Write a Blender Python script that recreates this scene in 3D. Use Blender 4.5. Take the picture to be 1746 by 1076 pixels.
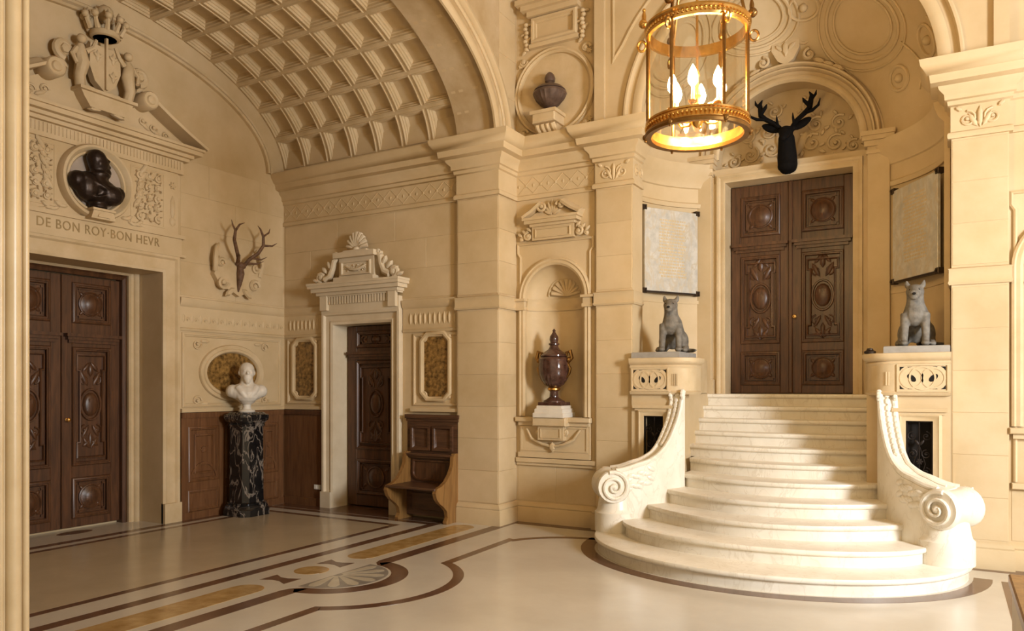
import bpy, bmesh, math, random
from mathutils import Vector, Matrix
from math import sin, cos, pi, sqrt, radians, atan2, hypot
random.seed(7)
for o in list(bpy.data.objects): bpy.data.objects.remove(o)
scene = bpy.context.scene
COL = scene.collection
# ---------------------------------------------------------------- camera
FPX, IMW, HORIZON = 1298.58, 1746, 660.9
cam_d = bpy.data.cameras.new('camera'); cam = bpy.data.objects.new('camera', cam_d); COL.objects.link(cam)
cam_d.sensor_width = 36; cam_d.lens = FPX/IMW*36; cam_d.shift_y = (HORIZON-538)/IMW
cam_d.clip_start = .05; cam_d.clip_end = 100
cam.location = (0, 0, 1.65); cam.rotation_euler = (pi/2, 0, radians(29.775))
scene.camera = cam
# ---------------------------------------------------------------- world, window light, exposure
scene.view_settings.view_transform = 'Standard'; scene.view_settings.look = 'None'
scene.view_settings.gamma = 1; scene.view_settings.use_curve_mapping = False
scene.view_settings.exposure = 0.24
world = bpy.data.worlds.new('world'); scene.world = world; world.use_nodes = True
world.node_tree.nodes['Background'].inputs[0].default_value = (1.0, .80, .50, 1)
world.node_tree.nodes['Background'].inputs[1].default_value = .75
def area(name, loc, target, sx, sy, power, color):
    l = bpy.data.lights.new(name, 'AREA'); l.shape = 'RECTANGLE'; l.size = sx; l.size_y = sy; l.energy = power; l.color = color
    o = bpy.data.objects.new(name, l); COL.objects.link(o); o.location = loc
    d = Vector(target)-Vector(loc); o.rotation_euler = d.to_track_quat('-Z', 'Y').to_euler(); return o
# daylight entering through the tall window of the side bay
area('daylight_window', (5.02, 3.35, 2.95), (-2, 7.3, 1.2), 1.15, 2.0, 730, (.93, .965, 1.0))
# ---------------------------------------------------------------- materials
def nt(name):
    m = bpy.data.materials.new(name); m.use_nodes = True
    t = m.node_tree; return m, t, t.nodes, t.links, t.nodes['Principled BSDF']
def rgb(c): return (c[0], c[1], c[2], 1)
def stone(name, c1, c2, rough=.6, scale=1.6, bump=.12, fine=60, rand=.0, spec=.35, coat=0, vein=None, vscale=2.0, vwidth=.06):
    m, t, n, l, b = nt(name)
    tc = n.new('ShaderNodeTexCoord'); 
    n1 = n.new('ShaderNodeTexNoise'); n1.inputs['Scale'].default_value = scale; n1.inputs['Detail'].default_value = 6; n1.inputs['Roughness'].default_value = .6
    l.new(tc.outputs['Object'], n1.inputs['Vector'])
    r = n.new('ShaderNodeValToRGB'); r.color_ramp.elements[0].position = .33; r.color_ramp.elements[1].position = .68
    r.color_ramp.elements[0].color = rgb(c1); r.color_ramp.elements[1].color = rgb(c2)
    l.new(n1.outputs['Fac'], r.inputs[0]); out = r.outputs[0]
    if vein:
        n3 = n.new('ShaderNodeTexNoise'); n3.inputs['Scale'].default_value = vscale; n3.inputs['Detail'].default_value = 8; n3.inputs['Distortion'].default_value = 1.2
        mp = n.new('ShaderNodeMapping'); mp.inputs['Scale'].default_value = (1, 1, .45); l.new(tc.outputs['Object'], mp.inputs[0]); l.new(mp.outputs[0], n3.inputs['Vector'])
        s = n.new('ShaderNodeMath'); s.operation = 'SUBTRACT'; s.inputs[1].default_value = .5; l.new(n3.outputs['Fac'], s.inputs[0])
        a = n.new('ShaderNodeMath'); a.operation = 'ABSOLUTE'; l.new(s.outputs[0], a.inputs[0])
        vr = n.new('ShaderNodeValToRGB'); vr.color_ramp.elements[0].color = (1, 1, 1, 1); vr.color_ramp.elements[1].color = (0, 0, 0, 1)
        vr.color_ramp.elements[1].position = vwidth; l.new(a.outputs[0], vr.inputs[0])
        mx = n.new('ShaderNodeMixRGB'); mx.inputs[2].default_value = rgb(vein); l.new(vr.outputs[0], mx.inputs[0]); l.new(out, mx.inputs[1]); out = mx.outputs[0]
    if rand:
        oi = n.new('ShaderNodeObjectInfo'); mr = n.new('ShaderNodeMapRange'); mr.inputs[3].default_value = 1-rand; mr.inputs[4].default_value = 1+rand*.6
        l.new(oi.outputs['Random'], mr.inputs[0]); hs = n.new('ShaderNodeHueSaturation'); l.new(mr.outputs[0], hs.inputs['Value']); l.new(out, hs.inputs['Color']); out = hs.outputs[0]
    l.new(out, b.inputs['Base Color']); b.inputs['Roughness'].default_value = rough; b.inputs['Specular IOR Level'].default_value = spec
    if coat: b.inputs['Coat Weight'].default_value = coat; b.inputs['Coat Roughness'].default_value = .08
    if bump:
        n2 = n.new('ShaderNodeTexNoise'); n2.inputs['Scale'].default_value = fine; n2.inputs['Detail'].default_value = 4; l.new(tc.outputs['Object'], n2.inputs['Vector'])
        bp = n.new('ShaderNodeBump'); bp.inputs['Strength'].default_value = bump; bp.inputs['Distance'].default_value = .004
        l.new(n2.outputs['Fac'], bp.inputs['Height']); l.new(bp.outputs[0], b.inputs['Normal'])
    return m
def wood(name, c1, c2, rough=.38, axis='Z', scale=3.0):
    m, t, n, l, b = nt(name)
    tc = n.new('ShaderNodeTexCoord'); mp = n.new('ShaderNodeMapping')
    mp.inputs['Scale'].default_value = {'Z': (9, 9, .8), 'X': (.8, 9, 9), 'Y': (9, .8, 9)}[axis]
    l.new(tc.outputs['Object'], mp.inputs[0])
    w = n.new('ShaderNodeTexNoise'); w.inputs['Scale'].default_value = scale; w.inputs['Detail'].default_value = 8; w.inputs['Distortion'].default_value = .8; l.new(mp.outputs[0], w.inputs['Vector'])
    r = n.new('ShaderNodeValToRGB'); r.color_ramp.elements[0].position = .3; r.color_ramp.elements[1].position = .72
    r.color_ramp.elements[0].color = rgb(c1); r.color_ramp.elements[1].color = rgb(c2); l.new(w.outputs['Fac'], r.inputs[0]); l.new(r.outputs[0], b.inputs['Base Color'])
    b.inputs['Roughness'].default_value = rough
    bp = n.new('ShaderNodeBump'); bp.inputs['Strength'].default_value = .15; bp.inputs['Distance'].default_value = .003; l.new(w.outputs['Fac'], bp.inputs['Height']); l.new(bp.outputs[0], b.inputs['Normal'])
    return m
def metal(name, c, rough=.3, met=1.0, bump=0.0):
    m, t, n, l, b = nt(name); b.inputs['Metallic'].default_value = met
    if met == 0: b.inputs['Specular IOR Level'].default_value = .12
    tc = n.new('ShaderNodeTexCoord'); x = n.new('ShaderNodeTexNoise'); x.inputs['Scale'].default_value = 25; x.inputs['Detail'].default_value = 4; l.new(tc.outputs['Object'], x.inputs['Vector'])
    r = n.new('ShaderNodeValToRGB'); r.color_ramp.elements[0].position = .3; r.color_ramp.elements[1].position = .7
    r.color_ramp.elements[0].color = rgb([q*.72 for q in c]); r.color_ramp.elements[1].color = rgb(c); l.new(x.outputs['Fac'], r.inputs[0]); l.new(r.outputs[0], b.inputs['Base Color'])
    b.inputs['Roughness'].default_value = rough
    if bump:
        bp = n.new('ShaderNodeBump'); bp.inputs['Strength'].default_value = bump; bp.inputs['Distance'].default_value = .01; l.new(x.outputs['Fac'], bp.inputs['Height']); l.new(bp.outputs[0], b.inputs['Normal'])
    return m
def glass(name):
    m, t, n, l, b = nt(name); n.remove(b)
    tr = n.new('ShaderNodeBsdfTransparent'); tr.inputs[0].default_value = (.97, .95, .9, 1)
    gl = n.new('ShaderNodeBsdfGlossy'); gl.inputs['Roughness'].default_value = .03
    mx = n.new('ShaderNodeMixShader'); mx.inputs[0].default_value = .10; l.new(tr.outputs[0], mx.inputs[1]); l.new(gl.outputs[0], mx.inputs[2])
    l.new(mx.outputs[0], n['Material Output'].inputs[0]); return m
def emit(name, c, s):
    m, t, n, l, b = nt(name); b.inputs['Base Color'].default_value = rgb(c); b.inputs['Emission Color'].default_value = rgb(c); b.inputs['Emission Strength'].default_value = s; return m
MT = dict(
 stone=stone('limestone', (.50, .368, .20), (.60, .462, .28), .58, 1.3, .12, 70),
 block=stone('limestone_block', (.50, .368, .20), (.605, .467, .285), .55, 1.5, .10, 70, rand=.05),
 carve=stone('carved_limestone', (.50, .368, .20), (.61, .472, .29), .6, 3, .1, 80),
 vmarb=stone('veined_yellow_stone', (.42, .295, .15), (.56, .435, .275), .5, 2.4, .08, 60),
 jamb=stone('ochre_jamb_stone', (.44, .32, .17), (.54, .415, .245), .35, 2.5, .08, 60, spec=.5),
 letter=stone('letter_ochre', (.27, .18, .075), (.36, .25, .11), .5, 5, 0),
 pale=stone('pale_limestone', (.58, .475, .325), (.67, .565, .41), .55, 3, .08, 70),
 tan=stone('tan_floor_marble', (.41, .335, .225), (.48, .395, .275), .2, 1.5, .02, 30, spec=.5),
 mauve=stone('greyish_stone', (.34, .27, .215), (.42, .34, .27), .5, 4, .05, 60),
 step=stone('cream_marble', (.71, .645, .53), (.79, .735, .63), .34, 5, .05, 40, spec=.5, vein=(.66, .59, .475), vscale=5, vwidth=.02),
 floor=stone('floor_marble', (.50, .45, .37), (.57, .52, .44), .20, 1.2, .03, 30, spec=.5),
 brown=stone('brown_marble', (.085, .04, .022), (.15, .075, .042), .2, 6, .02, 40, spec=.5),
 ochre=stone('ochre_marble', (.30, .17, .05), (.46, .31, .13), .2, 7, .02, 40, spec=.5),
 greyinlay=stone('grey_inlay', (.20, .175, .15), (.28, .25, .21), .22, 8, .02, 40),
 whinlay=stone('cream_inlay', (.42, .37, .28), (.50, .45, .35), .22, 8, .02, 40),
 black=stone('black_veined_marble', (.004, .004, .005), (.018, .016, .015), .16, 4, .0, 40, spec=.6, vein=(.24, .20, .165), vscale=7, vwidth=.035),
 white=stone('white_marble', (.62, .56, .47), (.72, .66, .56), .45, 5, .05, 60),
 grey=stone('grey_stone', (.105, .092, .075), (.21, .188, .155), .75, 14, .35, 50),
 plinth=stone('grey_slab', (.27, .25, .22), (.36, .335, .30), .6, 8, .1, 60),
 gold=stone('gold_onyx', (.06, .03, .008), (.36, .20, .055), .25, 20, .03, 60, spec=.5),
 plaque=stone('pale_marble_plaque', (.42, .40, .355), (.60, .565, .50), .3, 9, .03, 50, vein=(.50, .43, .32), vscale=7, vwidth=.06),
 gilt=stone('gilt_lettering', (.52, .40, .23), (.60, .48, .30), .5, 6, 0),
 porph=stone('dark_porphyry', (.035, .014, .010), (.10, .048, .034), .13, 12, .0, 60, spec=.6),
 urn2=stone('brown_urn_stone', (.07, .042, .03), (.14, .09, .065), .4, 10, .1, 60),
 dwood=wood('dark_walnut', (.045, .018, .007), (.115, .047, .018)),
 mwood=wood('walnut_panel', (.095, .038, .013), (.175, .078, .03)),
 owood=wood('honey_oak', (.17, .08, .022), (.29, .15, .045)),
 bwood=wood('bench_wood', (.05, .022, .011), (.12, .055, .026), axis='X'),
 bronze=metal('black_bronze', (.035, .022, .016), .38, .6, .3),
 deer=metal('black_stag_bronze', (.004, .003, .0025), .85, .0, .2),
 antler=stone('antler_horn', (.085, .042, .02), (.20, .11, .06), .6, 20, .3, 60),
 brass=metal('gilt_brass', (.80, .47, .14), .26),
 dbrass=metal('dark_brass', (.30, .16, .05), .35),
 iron=metal('black_iron', (.028, .02, .016), .5, .7),
 dark=stone('near_black_shade', (.006, .004, .003), (.01, .007, .005), .9, 5, 0),  # near-black: shade painted into grille and fret openings; also small dark parts
 clip=metal('bronze_clip', (.05, .032, .02), .5, .7),
 glass=glass('clear_glass'),
 bulb=emit('lamp_bulb', (1.0, .70, .32), 420),
 candle=stone('candle_ivory', (.7, .6, .42), (.8, .7, .52), .5, 8, 0),
 plate=stone('white_plastic', (.7, .68, .62), (.76, .74, .68), .4, 8, 0),
 desk=stone('beige_board', (.50, .42, .32), (.56, .48, .37), .5, 3, .05),
 pane=emit('daylit_pane', (.95, .97, 1.0), 1.6),
)
# ---------------------------------------------------------------- mesh builder
def fY(y0): return Matrix(((1,0,0,0),(0,0,-1,y0),(0,1,0,0),(0,0,0,1)))      # wall facing -Y: (u,v,n)->(u,y0-n,v)
def fX(x0): return Matrix(((0,0,1,x0),(1,0,0,0),(0,1,0,0),(0,0,0,1)))       # wall facing +X: (u,v,n)->(x0+n,u,v)
def fF(o, ang):                                                             # vertical frame at o, u horizontal along ang, v up, n to its right
    c, s = cos(ang), sin(ang); return Matrix(((c,0,s,o[0]),(s,0,-c,o[1]),(0,1,0,o[2]),(0,0,0,1)))
class MB:
    def __init__(s, M=None): s.v = []; s.f = []; s.M = M if M is not None else Matrix.Identity(4)
    def add(s, vs, fs):
        k = len(s.v); M = s.M
        s.v += [tuple(M @ Vector(p)) for p in vs]; s.f += [tuple(i+k for i in f) for f in fs]; return s
    def box(s, x0, x1, y0, y1, z0, z1, c=0):
        if c <= 0:
            return s.add([(x0,y0,z0),(x1,y0,z0),(x1,y1,z0),(x0,y1,z0),(x0,y0,z1),(x1,y0,z1),(x1,y1,z1),(x0,y1,z1)],
                     [(0,3,2,1),(4,5,6,7),(0,1,5,4),(1,2,6,5),(2,3,7,6),(3,0,4,7)])
        a = [(x0+c,y0+c,z1),(x1-c,y0+c,z1),(x1-c,y1-c,z1),(x0+c,y1-c,z1),(x0,y0,z1-c),(x1,y0,z1-c),(x1,y1,z1-c),(x0,y1,z1-c),(x0,y0,z0),(x1,y0,z0),(x1,y1,z0),(x0,y1,z0)]
        return s.add(a, [(0,1,2,3)]+[(i,4+i,4+(i+1)%4,(i+1)%4) for i in range(4)]+[(4+i,8+i,8+(i+1)%4,4+(i+1)%4) for i in range(4)]+[(11,10,9,8)])
    def prism(s, poly, a, b):
        n = len(poly)
        return s.add([(p[0],p[1],a) for p in poly]+[(p[0],p[1],b) for p in poly],
                     [tuple(range(n-1,-1,-1)), tuple(range(n,2*n))]+[(i,(i+1)%n,n+(i+1)%n,n+i) for i in range(n)])
    def loft(s, rings, closed=True, cap0=True, cap1=True):
        n = len(rings[0]); fs = []
        for j in range(len(rings)-1):
            for i in range(n if closed else n-1):
                fs.append((j*n+i, j*n+(i+1)%n, (j+1)*n+(i+1)%n, (j+1)*n+i))
        if cap0: fs.append(tuple(range(n-1,-1,-1)))
        if cap1: fs.append(tuple(range((len(rings)-1)*n, len(rings)*n)))
        return s.add([p for r in rings for p in r], fs)
    def sweep(s, path, prof, closed=False):
        # path in (a,b); prof closed polygon of (offset to the right of the path, third coordinate)
        n = len(path); rings = []
        for i in range(n):
            p = Vector(path[i]); 
            if closed: q0, q1 = Vector(path[i-1]), Vector(path[(i+1)%n])
            else: q0 = Vector(path[i-1]) if i else None; q1 = Vector(path[i+1]) if i < n-1 else None
            ns = []
            if q0 is not None: d = (p-q0).normalized(); ns.append(Vector((d.y,-d.x)))
            if q1 is not None: d = (q1-p).normalized(); ns.append(Vector((d.y,-d.x)))
            m = ns[0] if len(ns) == 1 else (ns[0]+ns[1])/max(.25, 1+ns[0].dot(ns[1]))
            rings.append([(p.x+o*m.x, p.y+o*m.y, h) for o, h in prof])
        if closed: rings.append(rings[0]); return s.loft(rings, True, False, False)
        return s.loft(rings)
    def lathe(s, prof, seg=32, c=(0,0,0), a0=0, a1=2*pi, sx=1, sy=1, flute=0, fl=(0,0)):
        full = abs(a1-a0-2*pi) < 1e-6; n = seg if full else seg+1; rings = []
        for r, z in prof:
            ring = []
            for i in range(n):
                t = a0+(a1-a0)*i/seg; rr = r
                if flute and fl[0] <= z <= fl[1]: rr = r*(1-.13*(.5+.5*cos(flute*t)))
                ring.append((c[0]+rr*cos(t)*sx, c[1]+rr*sin(t)*sy, c[2]+z))
            rings.append(ring)
        return s.loft(rings, full, full, full)
    def tube(s, pts, rad, seg=8, closed=False, flat=1.0):
        P = [Vector(p) for p in pts]; n = len(P); R = rad if isinstance(rad, (list, tuple)) else [rad]*n; rings = []
        up = Vector((0,0,1)); 
        t0 = (P[1]-P[0]).normalized()
        if abs(t0.dot(up)) > .95: up = Vector((1,0,0))
        x = t0.cross(up).normalized()
        for i in range(n):
            if closed: t = (P[(i+1)%n]-P[i-1]).normalized()
            else: t = (P[min(i+1,n-1)]-P[max(i-1,0)]).normalized()
            x = (x-t*x.dot(t)); x = x.normalized() if x.length > 1e-6 else t.orthogonal().normalized()
            y = t.cross(x)
            rings.append([tuple(P[i]+(x*cos(2*pi*k/seg)+y*sin(2*pi*k/seg)*flat)*R[i]) for k in range(seg)])
        if closed: rings.append(rings[0]); return s.loft(rings, True, False, False)
        return s.loft(rings)
    def ball(s, c, r, seg=10, rng=6, rot=None):
        if not isinstance(r, (list, tuple)): r = (r, r, r)
        rings = []; Rm = rot if rot is not None else Matrix.Identity(3); c = Vector(c)
        vs = [tuple(c+Rm@Vector((0,0,-r[2])))]
        for j in range(1, rng):
            ph = -pi/2+pi*j/rng
            for i in range(seg):
                a = 2*pi*i/seg; vs.append(tuple(c+Rm@Vector((r[0]*cos(ph)*cos(a), r[1]*cos(ph)*sin(a), r[2]*sin(ph)))))
        vs.append(tuple(c+Rm@Vector((0,0,r[2])))); fs = []; last = len(vs)-1
        for i in range(seg):
            fs.append((0, 1+(i+1)%seg, 1+i)); fs.append((last, last-seg+i, last-seg+(i+1)%seg))
        for j in range(rng-2):
            for i in range(seg):
                b = 1+j*seg; fs.append((b+i, b+(i+1)%seg, b+seg+(i+1)%seg, b+seg+i))
        return s.add(vs, fs)
    # ---- carved relief on a (u,v) plane
    def leaf(s, u, v, ang, L, w, n=.0, th=.02):
        R = Matrix.Rotation(ang, 3, 'Z'); c = Vector((u+cos(ang)*L/2, v+sin(ang)*L/2, n))
        return s.ball(c, (L/2, w/2, th), 6, 4, R)
    def spiral(s, u, v, r, turns=1.4, a0=0, sgn=1, n=0, th=.012, seg=5, steps=16, r_end=.12):
        pts = []; rd = []
        for i in range(steps+1):
            t = i/steps; rr = r*(1-t*(1-r_end)); a = a0+sgn*turns*2*pi*t
            pts.append((u+rr*cos(a), v+rr*sin(a), n)); rd.append(th*(1-.35*t))
        s.tube(pts, rd, seg); return s.ball((u, v, n), th*1.5, 6, 4)
    def rosette(s, u, v, r, n=0, k=6, th=.015):
        for i in range(k): s.leaf(u, v, 2*pi*i/k, r, r*.62, n, th)
        return s.ball((u, v, n), r*.32, 6, 4)
    def foliage(s, u0, u1, v0, v1, n=0, cells=2, th=.012, seed=1, mirror=False):
        rn = random.Random(seed); w = (u1-u0)/cells; h = v1-v0; r = min(w, h)*.36; rows = max(1, round(h/w)); hh = h/rows; r = min(w, hh)*.36
        for i in range(cells):
            for j in range(rows):
                cu = u0+w*(i+.5); cv = v0+hh*(j+.5); sg = 1 if (i+j) % 2 else -1
                s.spiral(cu, cv, r, 1.3, rn.uniform(0, 6.28), sg, n, th)
                for q in range(4):
                    a = q*pi/2+rn.uniform(-.5, .5)+.7; s.leaf(cu+cos(a)*r*.95, cv+sin(a)*r*.95, a+sg*.7, r*.75, r*.36, n, th*1.3)
        return s
def finish(mesh, smooth=40):
    bm = bmesh.new(); bm.from_mesh(mesh); bmesh.ops.recalc_face_normals(bm, faces=bm.faces[:]); bm.to_mesh(mesh); bm.free()
    if smooth: mesh.shade_smooth(); mesh.set_sharp_from_angle(angle=radians(smooth))
WL = {}
def props(o, label=None, cat=None, group=None, kind=None):
    if label: o['label'] = label
    if cat: o['category'] = cat
    if group: o['group'] = group
    if kind: o['kind'] = kind
    return o
def pieces(mb):
    n = len(mb.v); par = list(range(n))
    def find(a):
        while par[a] != a: par[a] = par[par[a]]; a = par[a]
        return a
    for f in mb.f:
        r = find(f[0])
        for i in f[1:]: par[find(i)] = r
    isl = {}
    for i in range(n): isl.setdefault(find(i), []).append(i)
    L = list(isl.values()); k = len(L)
    if k == 1 or k > 90: return None
    bb = [([min(mb.v[i][q] for i in l) for q in range(3)], [max(mb.v[i][q] for i in l) for q in range(3)]) for l in L]; sz = [max(b[q]-a[q] for q in range(3)) for a, b in bb]
    cp = list(range(k))
    def fc(a):
        while cp[a] != a: a = cp[a]
        return a
    for a in range(k):
        for b in range(a+1, k):
            g = sqrt(sum(max(0, bb[a][0][q]-bb[b][1][q], bb[b][0][q]-bb[a][1][q])**2 for q in range(3)))
            if g <= max(.02, .5*max(sz[a], sz[b])): cp[fc(a)] = fc(b)
    if len({fc(a) for a in range(k)}) == 1: return None
    grp = {}
    for a in range(k):
        for i in L[a]: grp[i] = fc(a)
    out = {}
    for f in mb.f: out.setdefault(grp[f[0]], []).append(f)
    res = []
    for fs in out.values():
        m = MB(); mp = {}
        for f in fs:
            for i in f:
                if i not in mp: mp[i] = len(m.v); m.v.append(mb.v[i])
            m.f.append(tuple(mp[i] for i in f))
        res.append(m)
    return res
def obj(name, mb, mat, parent=None, origin=None, label=None, cat=None, group=None, kind=None, smooth=40):
    if parent is not None and kind is None and not ('carving' in name or 'cartouche' in name):
        ps = pieces(mb)
        if ps: return [obj(name, m, mat, parent, origin, label, cat, group, 'part', smooth) for m in ps][0]
    if kind == 'part': kind = None
    org = Vector(origin) if origin is not None else (Vector(WL[parent.name]) if parent is not None else Vector((0,0,0)))
    me = bpy.data.meshes.new(name); me.from_pydata([tuple(Vector(p)-org) for p in mb.v], [], mb.f); me.update(); finish(me, smooth)
    if parent is not None and kind is None and ('carving' in name or 'cartouche' in name): kind = 'stuff'
    me.materials.append(MT[mat]); o = bpy.data.objects.new(name, me); COL.objects.link(o)
    if parent is not None: o.parent = parent; o.location = org-Vector(WL[parent.name])
    else: o.location = org
    WL[o.name] = tuple(org); return props(o, label, cat, group, kind)
def thing(name, loc, label, cat, group=None, kind=None):
    o = bpy.data.objects.new(name, None); o.empty_display_size = .1; COL.objects.link(o); o.location = loc; WL[o.name] = tuple(loc)
    return props(o, label, cat, group, kind)
def inst(name, src, parent, loc=(0,0,0), rotz=0, label=None):
    o = bpy.data.objects.new(name, src.data if hasattr(src, 'data') else src); COL.objects.link(o); o.parent = parent; o.location = loc; o.rotation_euler = (0,0,rotz)
    if label: o['label'] = label
    return o
def copy_tree(o, parent=None, name=None):
    c = o.copy(); COL.objects.link(c); c.parent = parent
    for ch in o.children: copy_tree(ch, c)
    return c
def remesh(o, vox=.012, it=3):
    m = o.modifiers.new('remesh', 'REMESH'); m.mode = 'VOXEL'; m.voxel_size = vox; m.use_smooth_shade = True
    sm = o.modifiers.new('smooth', 'SMOOTH'); sm.iterations = it; sm.factor = .5; return o
def arc(cx, cy, rx, ry, a0, a1, n): return [(cx+rx*cos(a0+(a1-a0)*i/n), cy+ry*sin(a0+(a1-a0)*i/n)) for i in range(n+1)]
def rect(u0, u1, v0, v1): return [(u0,v0),(u0,v1),(u1,v1),(u1,v0)]   # clockwise: right side is inward
def frame_prof(w, h): return [(0,0),(0,h*.6),(w*.2,h),(w*.5,h),(w*.62,h*.6),(w*.85,h*.6),(w,h*.15),(w,0)]
def ashlar(parent, M, u0, u1, v0, v1, course, length, d=.004, skip=None, off=0):
    rows = max(1, round((v1-v0)/course)); h = (v1-v0)/rows; g = .0022
    for j in range(rows):
        cols = max(1, round((u1-u0)/length)); w = (u1-u0)/cols
        edges = [u0]+([u0+w*(i+1) for i in range(cols-1)] if (j+off) % 2 == 0 else [u0+w*(i+.5) for i in range(cols)] if cols > 1 else [])+[u1]
        for a, b in zip(edges[:-1], edges[1:]):
            va, vb = v0+j*h, v0+(j+1)*h
            if skip and skip(a, b, va, vb): continue
            mb = MB(M); mb.box(a+g, b-g, va+g, vb-g, -.01, d, .0025); obj('stone_block', mb, 'block', parent)
# ================================================================ SETTING
XL, YS, XA, YN, YP = -8.27, 7.87, -4.65, 8.24, 8.17     # left wall, small-door wall, hall west face, niche wall, stair wall
BC, HC = 5.10, -1.535                                   # bay axis (Y) and stair axis (X)
ZC = 4.66                                               # top of the main cornice
S = 'structure'
# ---- floor with inlays
mb = MB(); mb.box(-9.3, 5.4, -2.5, 8.6, -.12, 0)
floor = obj('floor', mb, 'floor', label='polished cream marble floor with brown and ochre inlaid bands', cat='floor', kind=S)
def inlay(name, path, w, mat='brown', closed=False):
    mb = MB(); mb.sweep(path, [(-w/2,0),(-w/2,.0015),(w/2,.0015),(w/2,0)], closed); return obj(name, mb, mat, floor, smooth=0)
def inlay_poly(name, poly, mat, z=.0015): mb = MB(); mb.prism(poly, 0, z); return obj(name, mb, mat, floor, smooth=0)
inlay('inlay_band', [(-7.93,-2.3),(-7.93,7.24),(-5.76,7.24),(-5.76,-2.3)], .085)
inlay('inlay_band', [(-8.15,-2.3),(-8.15,7.52),(-5.385,7.52),(-5.385,-2.3)], .12)
inlay_poly('inlay_border', [(-8.2,7.60),(-8.2,8.3),(-5.26,8.3),(-5.26,7.60)], 'brown')
inlay_poly('floor_panel', [(-7.885,-2.3),(-7.885,7.195),(-5.805,7.195),(-5.805,-2.3)], 'tan', .001)
def stadium(x, y0, y1, r): return arc(x, y0+r, r, r, pi, 2*pi, 14)+arc(x, y1-r, r, r, 0, pi, 14)
for a, b in ((2.55, 4.47), (5.62, 7.66)): inlay_poly('inlay_strip', stadium(-4.985, a, b, .15), 'ochre')
inlay_poly('inlay_disc', arc(-4.985, BC-.03, .155, .155, 0, 2*pi*31/32, 31), 'ochre')
for y in (4.70, 5.38): inlay_poly('inlay_bowtie', [(-5.13,y-.10),(-5.03,y-.05),(-4.95,y-.05),(-4.84,y-.10),(-4.84,y+.10),(-4.95,y+.05),(-5.03,y+.05),(-5.13,y+.10)], 'brown')
R1, YM = .54, 5.06
inlay('inlay_band', [(-4.63,-2.3),(-4.63,YM-R1)]+arc(-4.66, YM, R1, R1, -pi/2, pi/2, 24)+[(-4.63,YM+R1),(-4.63,8.12),(-3.3,8.12)], .15)
inlay_poly('inlay_shell_ground', arc(-4.68, YM, .455, .455, -pi/2, pi/2, 24), 'greyinlay')
for i in range(7):
    a = radians(-78+26*i); mb = MB(); c, s = cos(a), sin(a)
    pts = [(.05,-.012),(.22,-.035),(.36,-.05),(.415,-.025),(.42,.0),(.415,.025),(.36,.05),(.22,.035),(.05,.012)]
    inlay_poly('inlay_petal', [(-4.67+p*c-q*s, YM+p*s+q*c) for p, q in pts], 'whinlay', .0022)
R2 = .96
inlay('inlay_band', [(-4.09,-2.3),(-4.09,YM-sqrt(R2**2-.45**2))]+arc(-4.54, YM, R2, R2, -math.acos(.45/R2)+.02, math.acos(.45/R2)-.02, 28)+[(-4.09,YM+sqrt(R2**2-.45**2)),(-4.12,7.16)]
      +arc(-3.25, 6.72, .93, .93, pi-.48, pi/2, 12)+[(-3.1,7.65)], .095)
inlay('inlay_band', [(.42,3.0),(.42,7.66),(.9,7.66),(1.55,7.66)], .05)
inlay('inlay_band', [(.15,8.12),(1.55,8.12)], .15)
inlay('inlay_band', arc(HC, 7.72, 1.80, 1.49, pi, 2*pi, 40), .14)
inlay_poly('inlay_oval', arc(-8.62, 5.05, .10, .20, 0, 2*pi*23/24, 23), 'brown')
# ---- big walls
DY0, DY1, DZ = 4.10, 5.90, 3.045
mb = MB(fX(XL)); mb.prism([(1.2,0),(DY0,0),(DY0,DZ),(DY1,DZ),(DY1,0),(8.4,0),(8.4,7),(1.2,7)], -.56, 0)
mb.box(DY0-.2, DY1+.2, 0, DZ+.2, -.75, -.60)
wall_left = obj('wall_left', mb, 'stone', label='cream limestone side wall with the tall carved double door', cat='wall', kind=S)
SX0, SX1, SZ = -7.32, -6.30, 2.515
mb = MB(fY(YS)); mb.prism([(-8.27,0),(SX0,0),(SX0,SZ),(SX1,SZ),(SX1,0),(-5.24,0),(-5.24,5.3),(-8.27,5.3)], -.40, 0)
mb.box(SX0-.1, SX1+.1, 0, SZ+.1, -.5, -.42)
wall_back = obj('wall_back', mb, 'stone', label='limestone wall with the narrow dark door, behind the bench', cat='wall', kind=S)
# west arch wall between bay and hall
AY0, AY1 = 2.40, 7.80
op = arc(BC, ZC, (AY1-AY0)/2, 1.40, 0, pi, 40)
mb = MB(fX(XA)); mb.prism([(1.3,0),(AY0,0)]+list(reversed(op))+[(AY1,0),(8.84,0),(8.84,7.2),(1.3,7.2)], -.59, 0)
wall_arch = obj('wall_bay', mb, 'vmarb', label='thick arched wall between coffered bay and hall', cat='wall', kind=S)
# niche wall
NU0, NU1, NZ0, NZS = -4.514, -3.724, 1.295, 2.74; NR = (NU1-NU0)/2; NC = (NU0+NU1)/2
RC, RZ, RR = -4.115, 5.215, .47
def plate_hole(mb, u0, u1, v0, v1, hole, a, b):
    # hole: closed list clockwise from its bottom point up the left side to the top and down the right side
    n = len(hole)//2; bu = hole[0][0]; tu = hole[n][0]
    mb.prism([(bu,v0)]+hole[:n+1]+[(tu,v1),(u0,v1),(u0,v0)], a, b)
    mb.prism([(bu,v0),(u1,v0),(u1,v1),(tu,v1)]+hole[n:]+[hole[0]], a, b)
def circ(cu, cv, r, n=40, rv=None): return [(cu-r*sin(2*pi*i/n), cv-(rv or r)*cos(2*pi*i/n)) for i in range(n)]
def niche_hole(c, r, z0, zs): 
    L = [(c,z0),(c-r,z0)]+arc(c, zs, r, r, pi, pi/2, 12); Rr = arc(c, zs, r, r, pi/2, 0, 12)[1:]+[(c+r,z0)]
    return L, Rr
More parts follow.
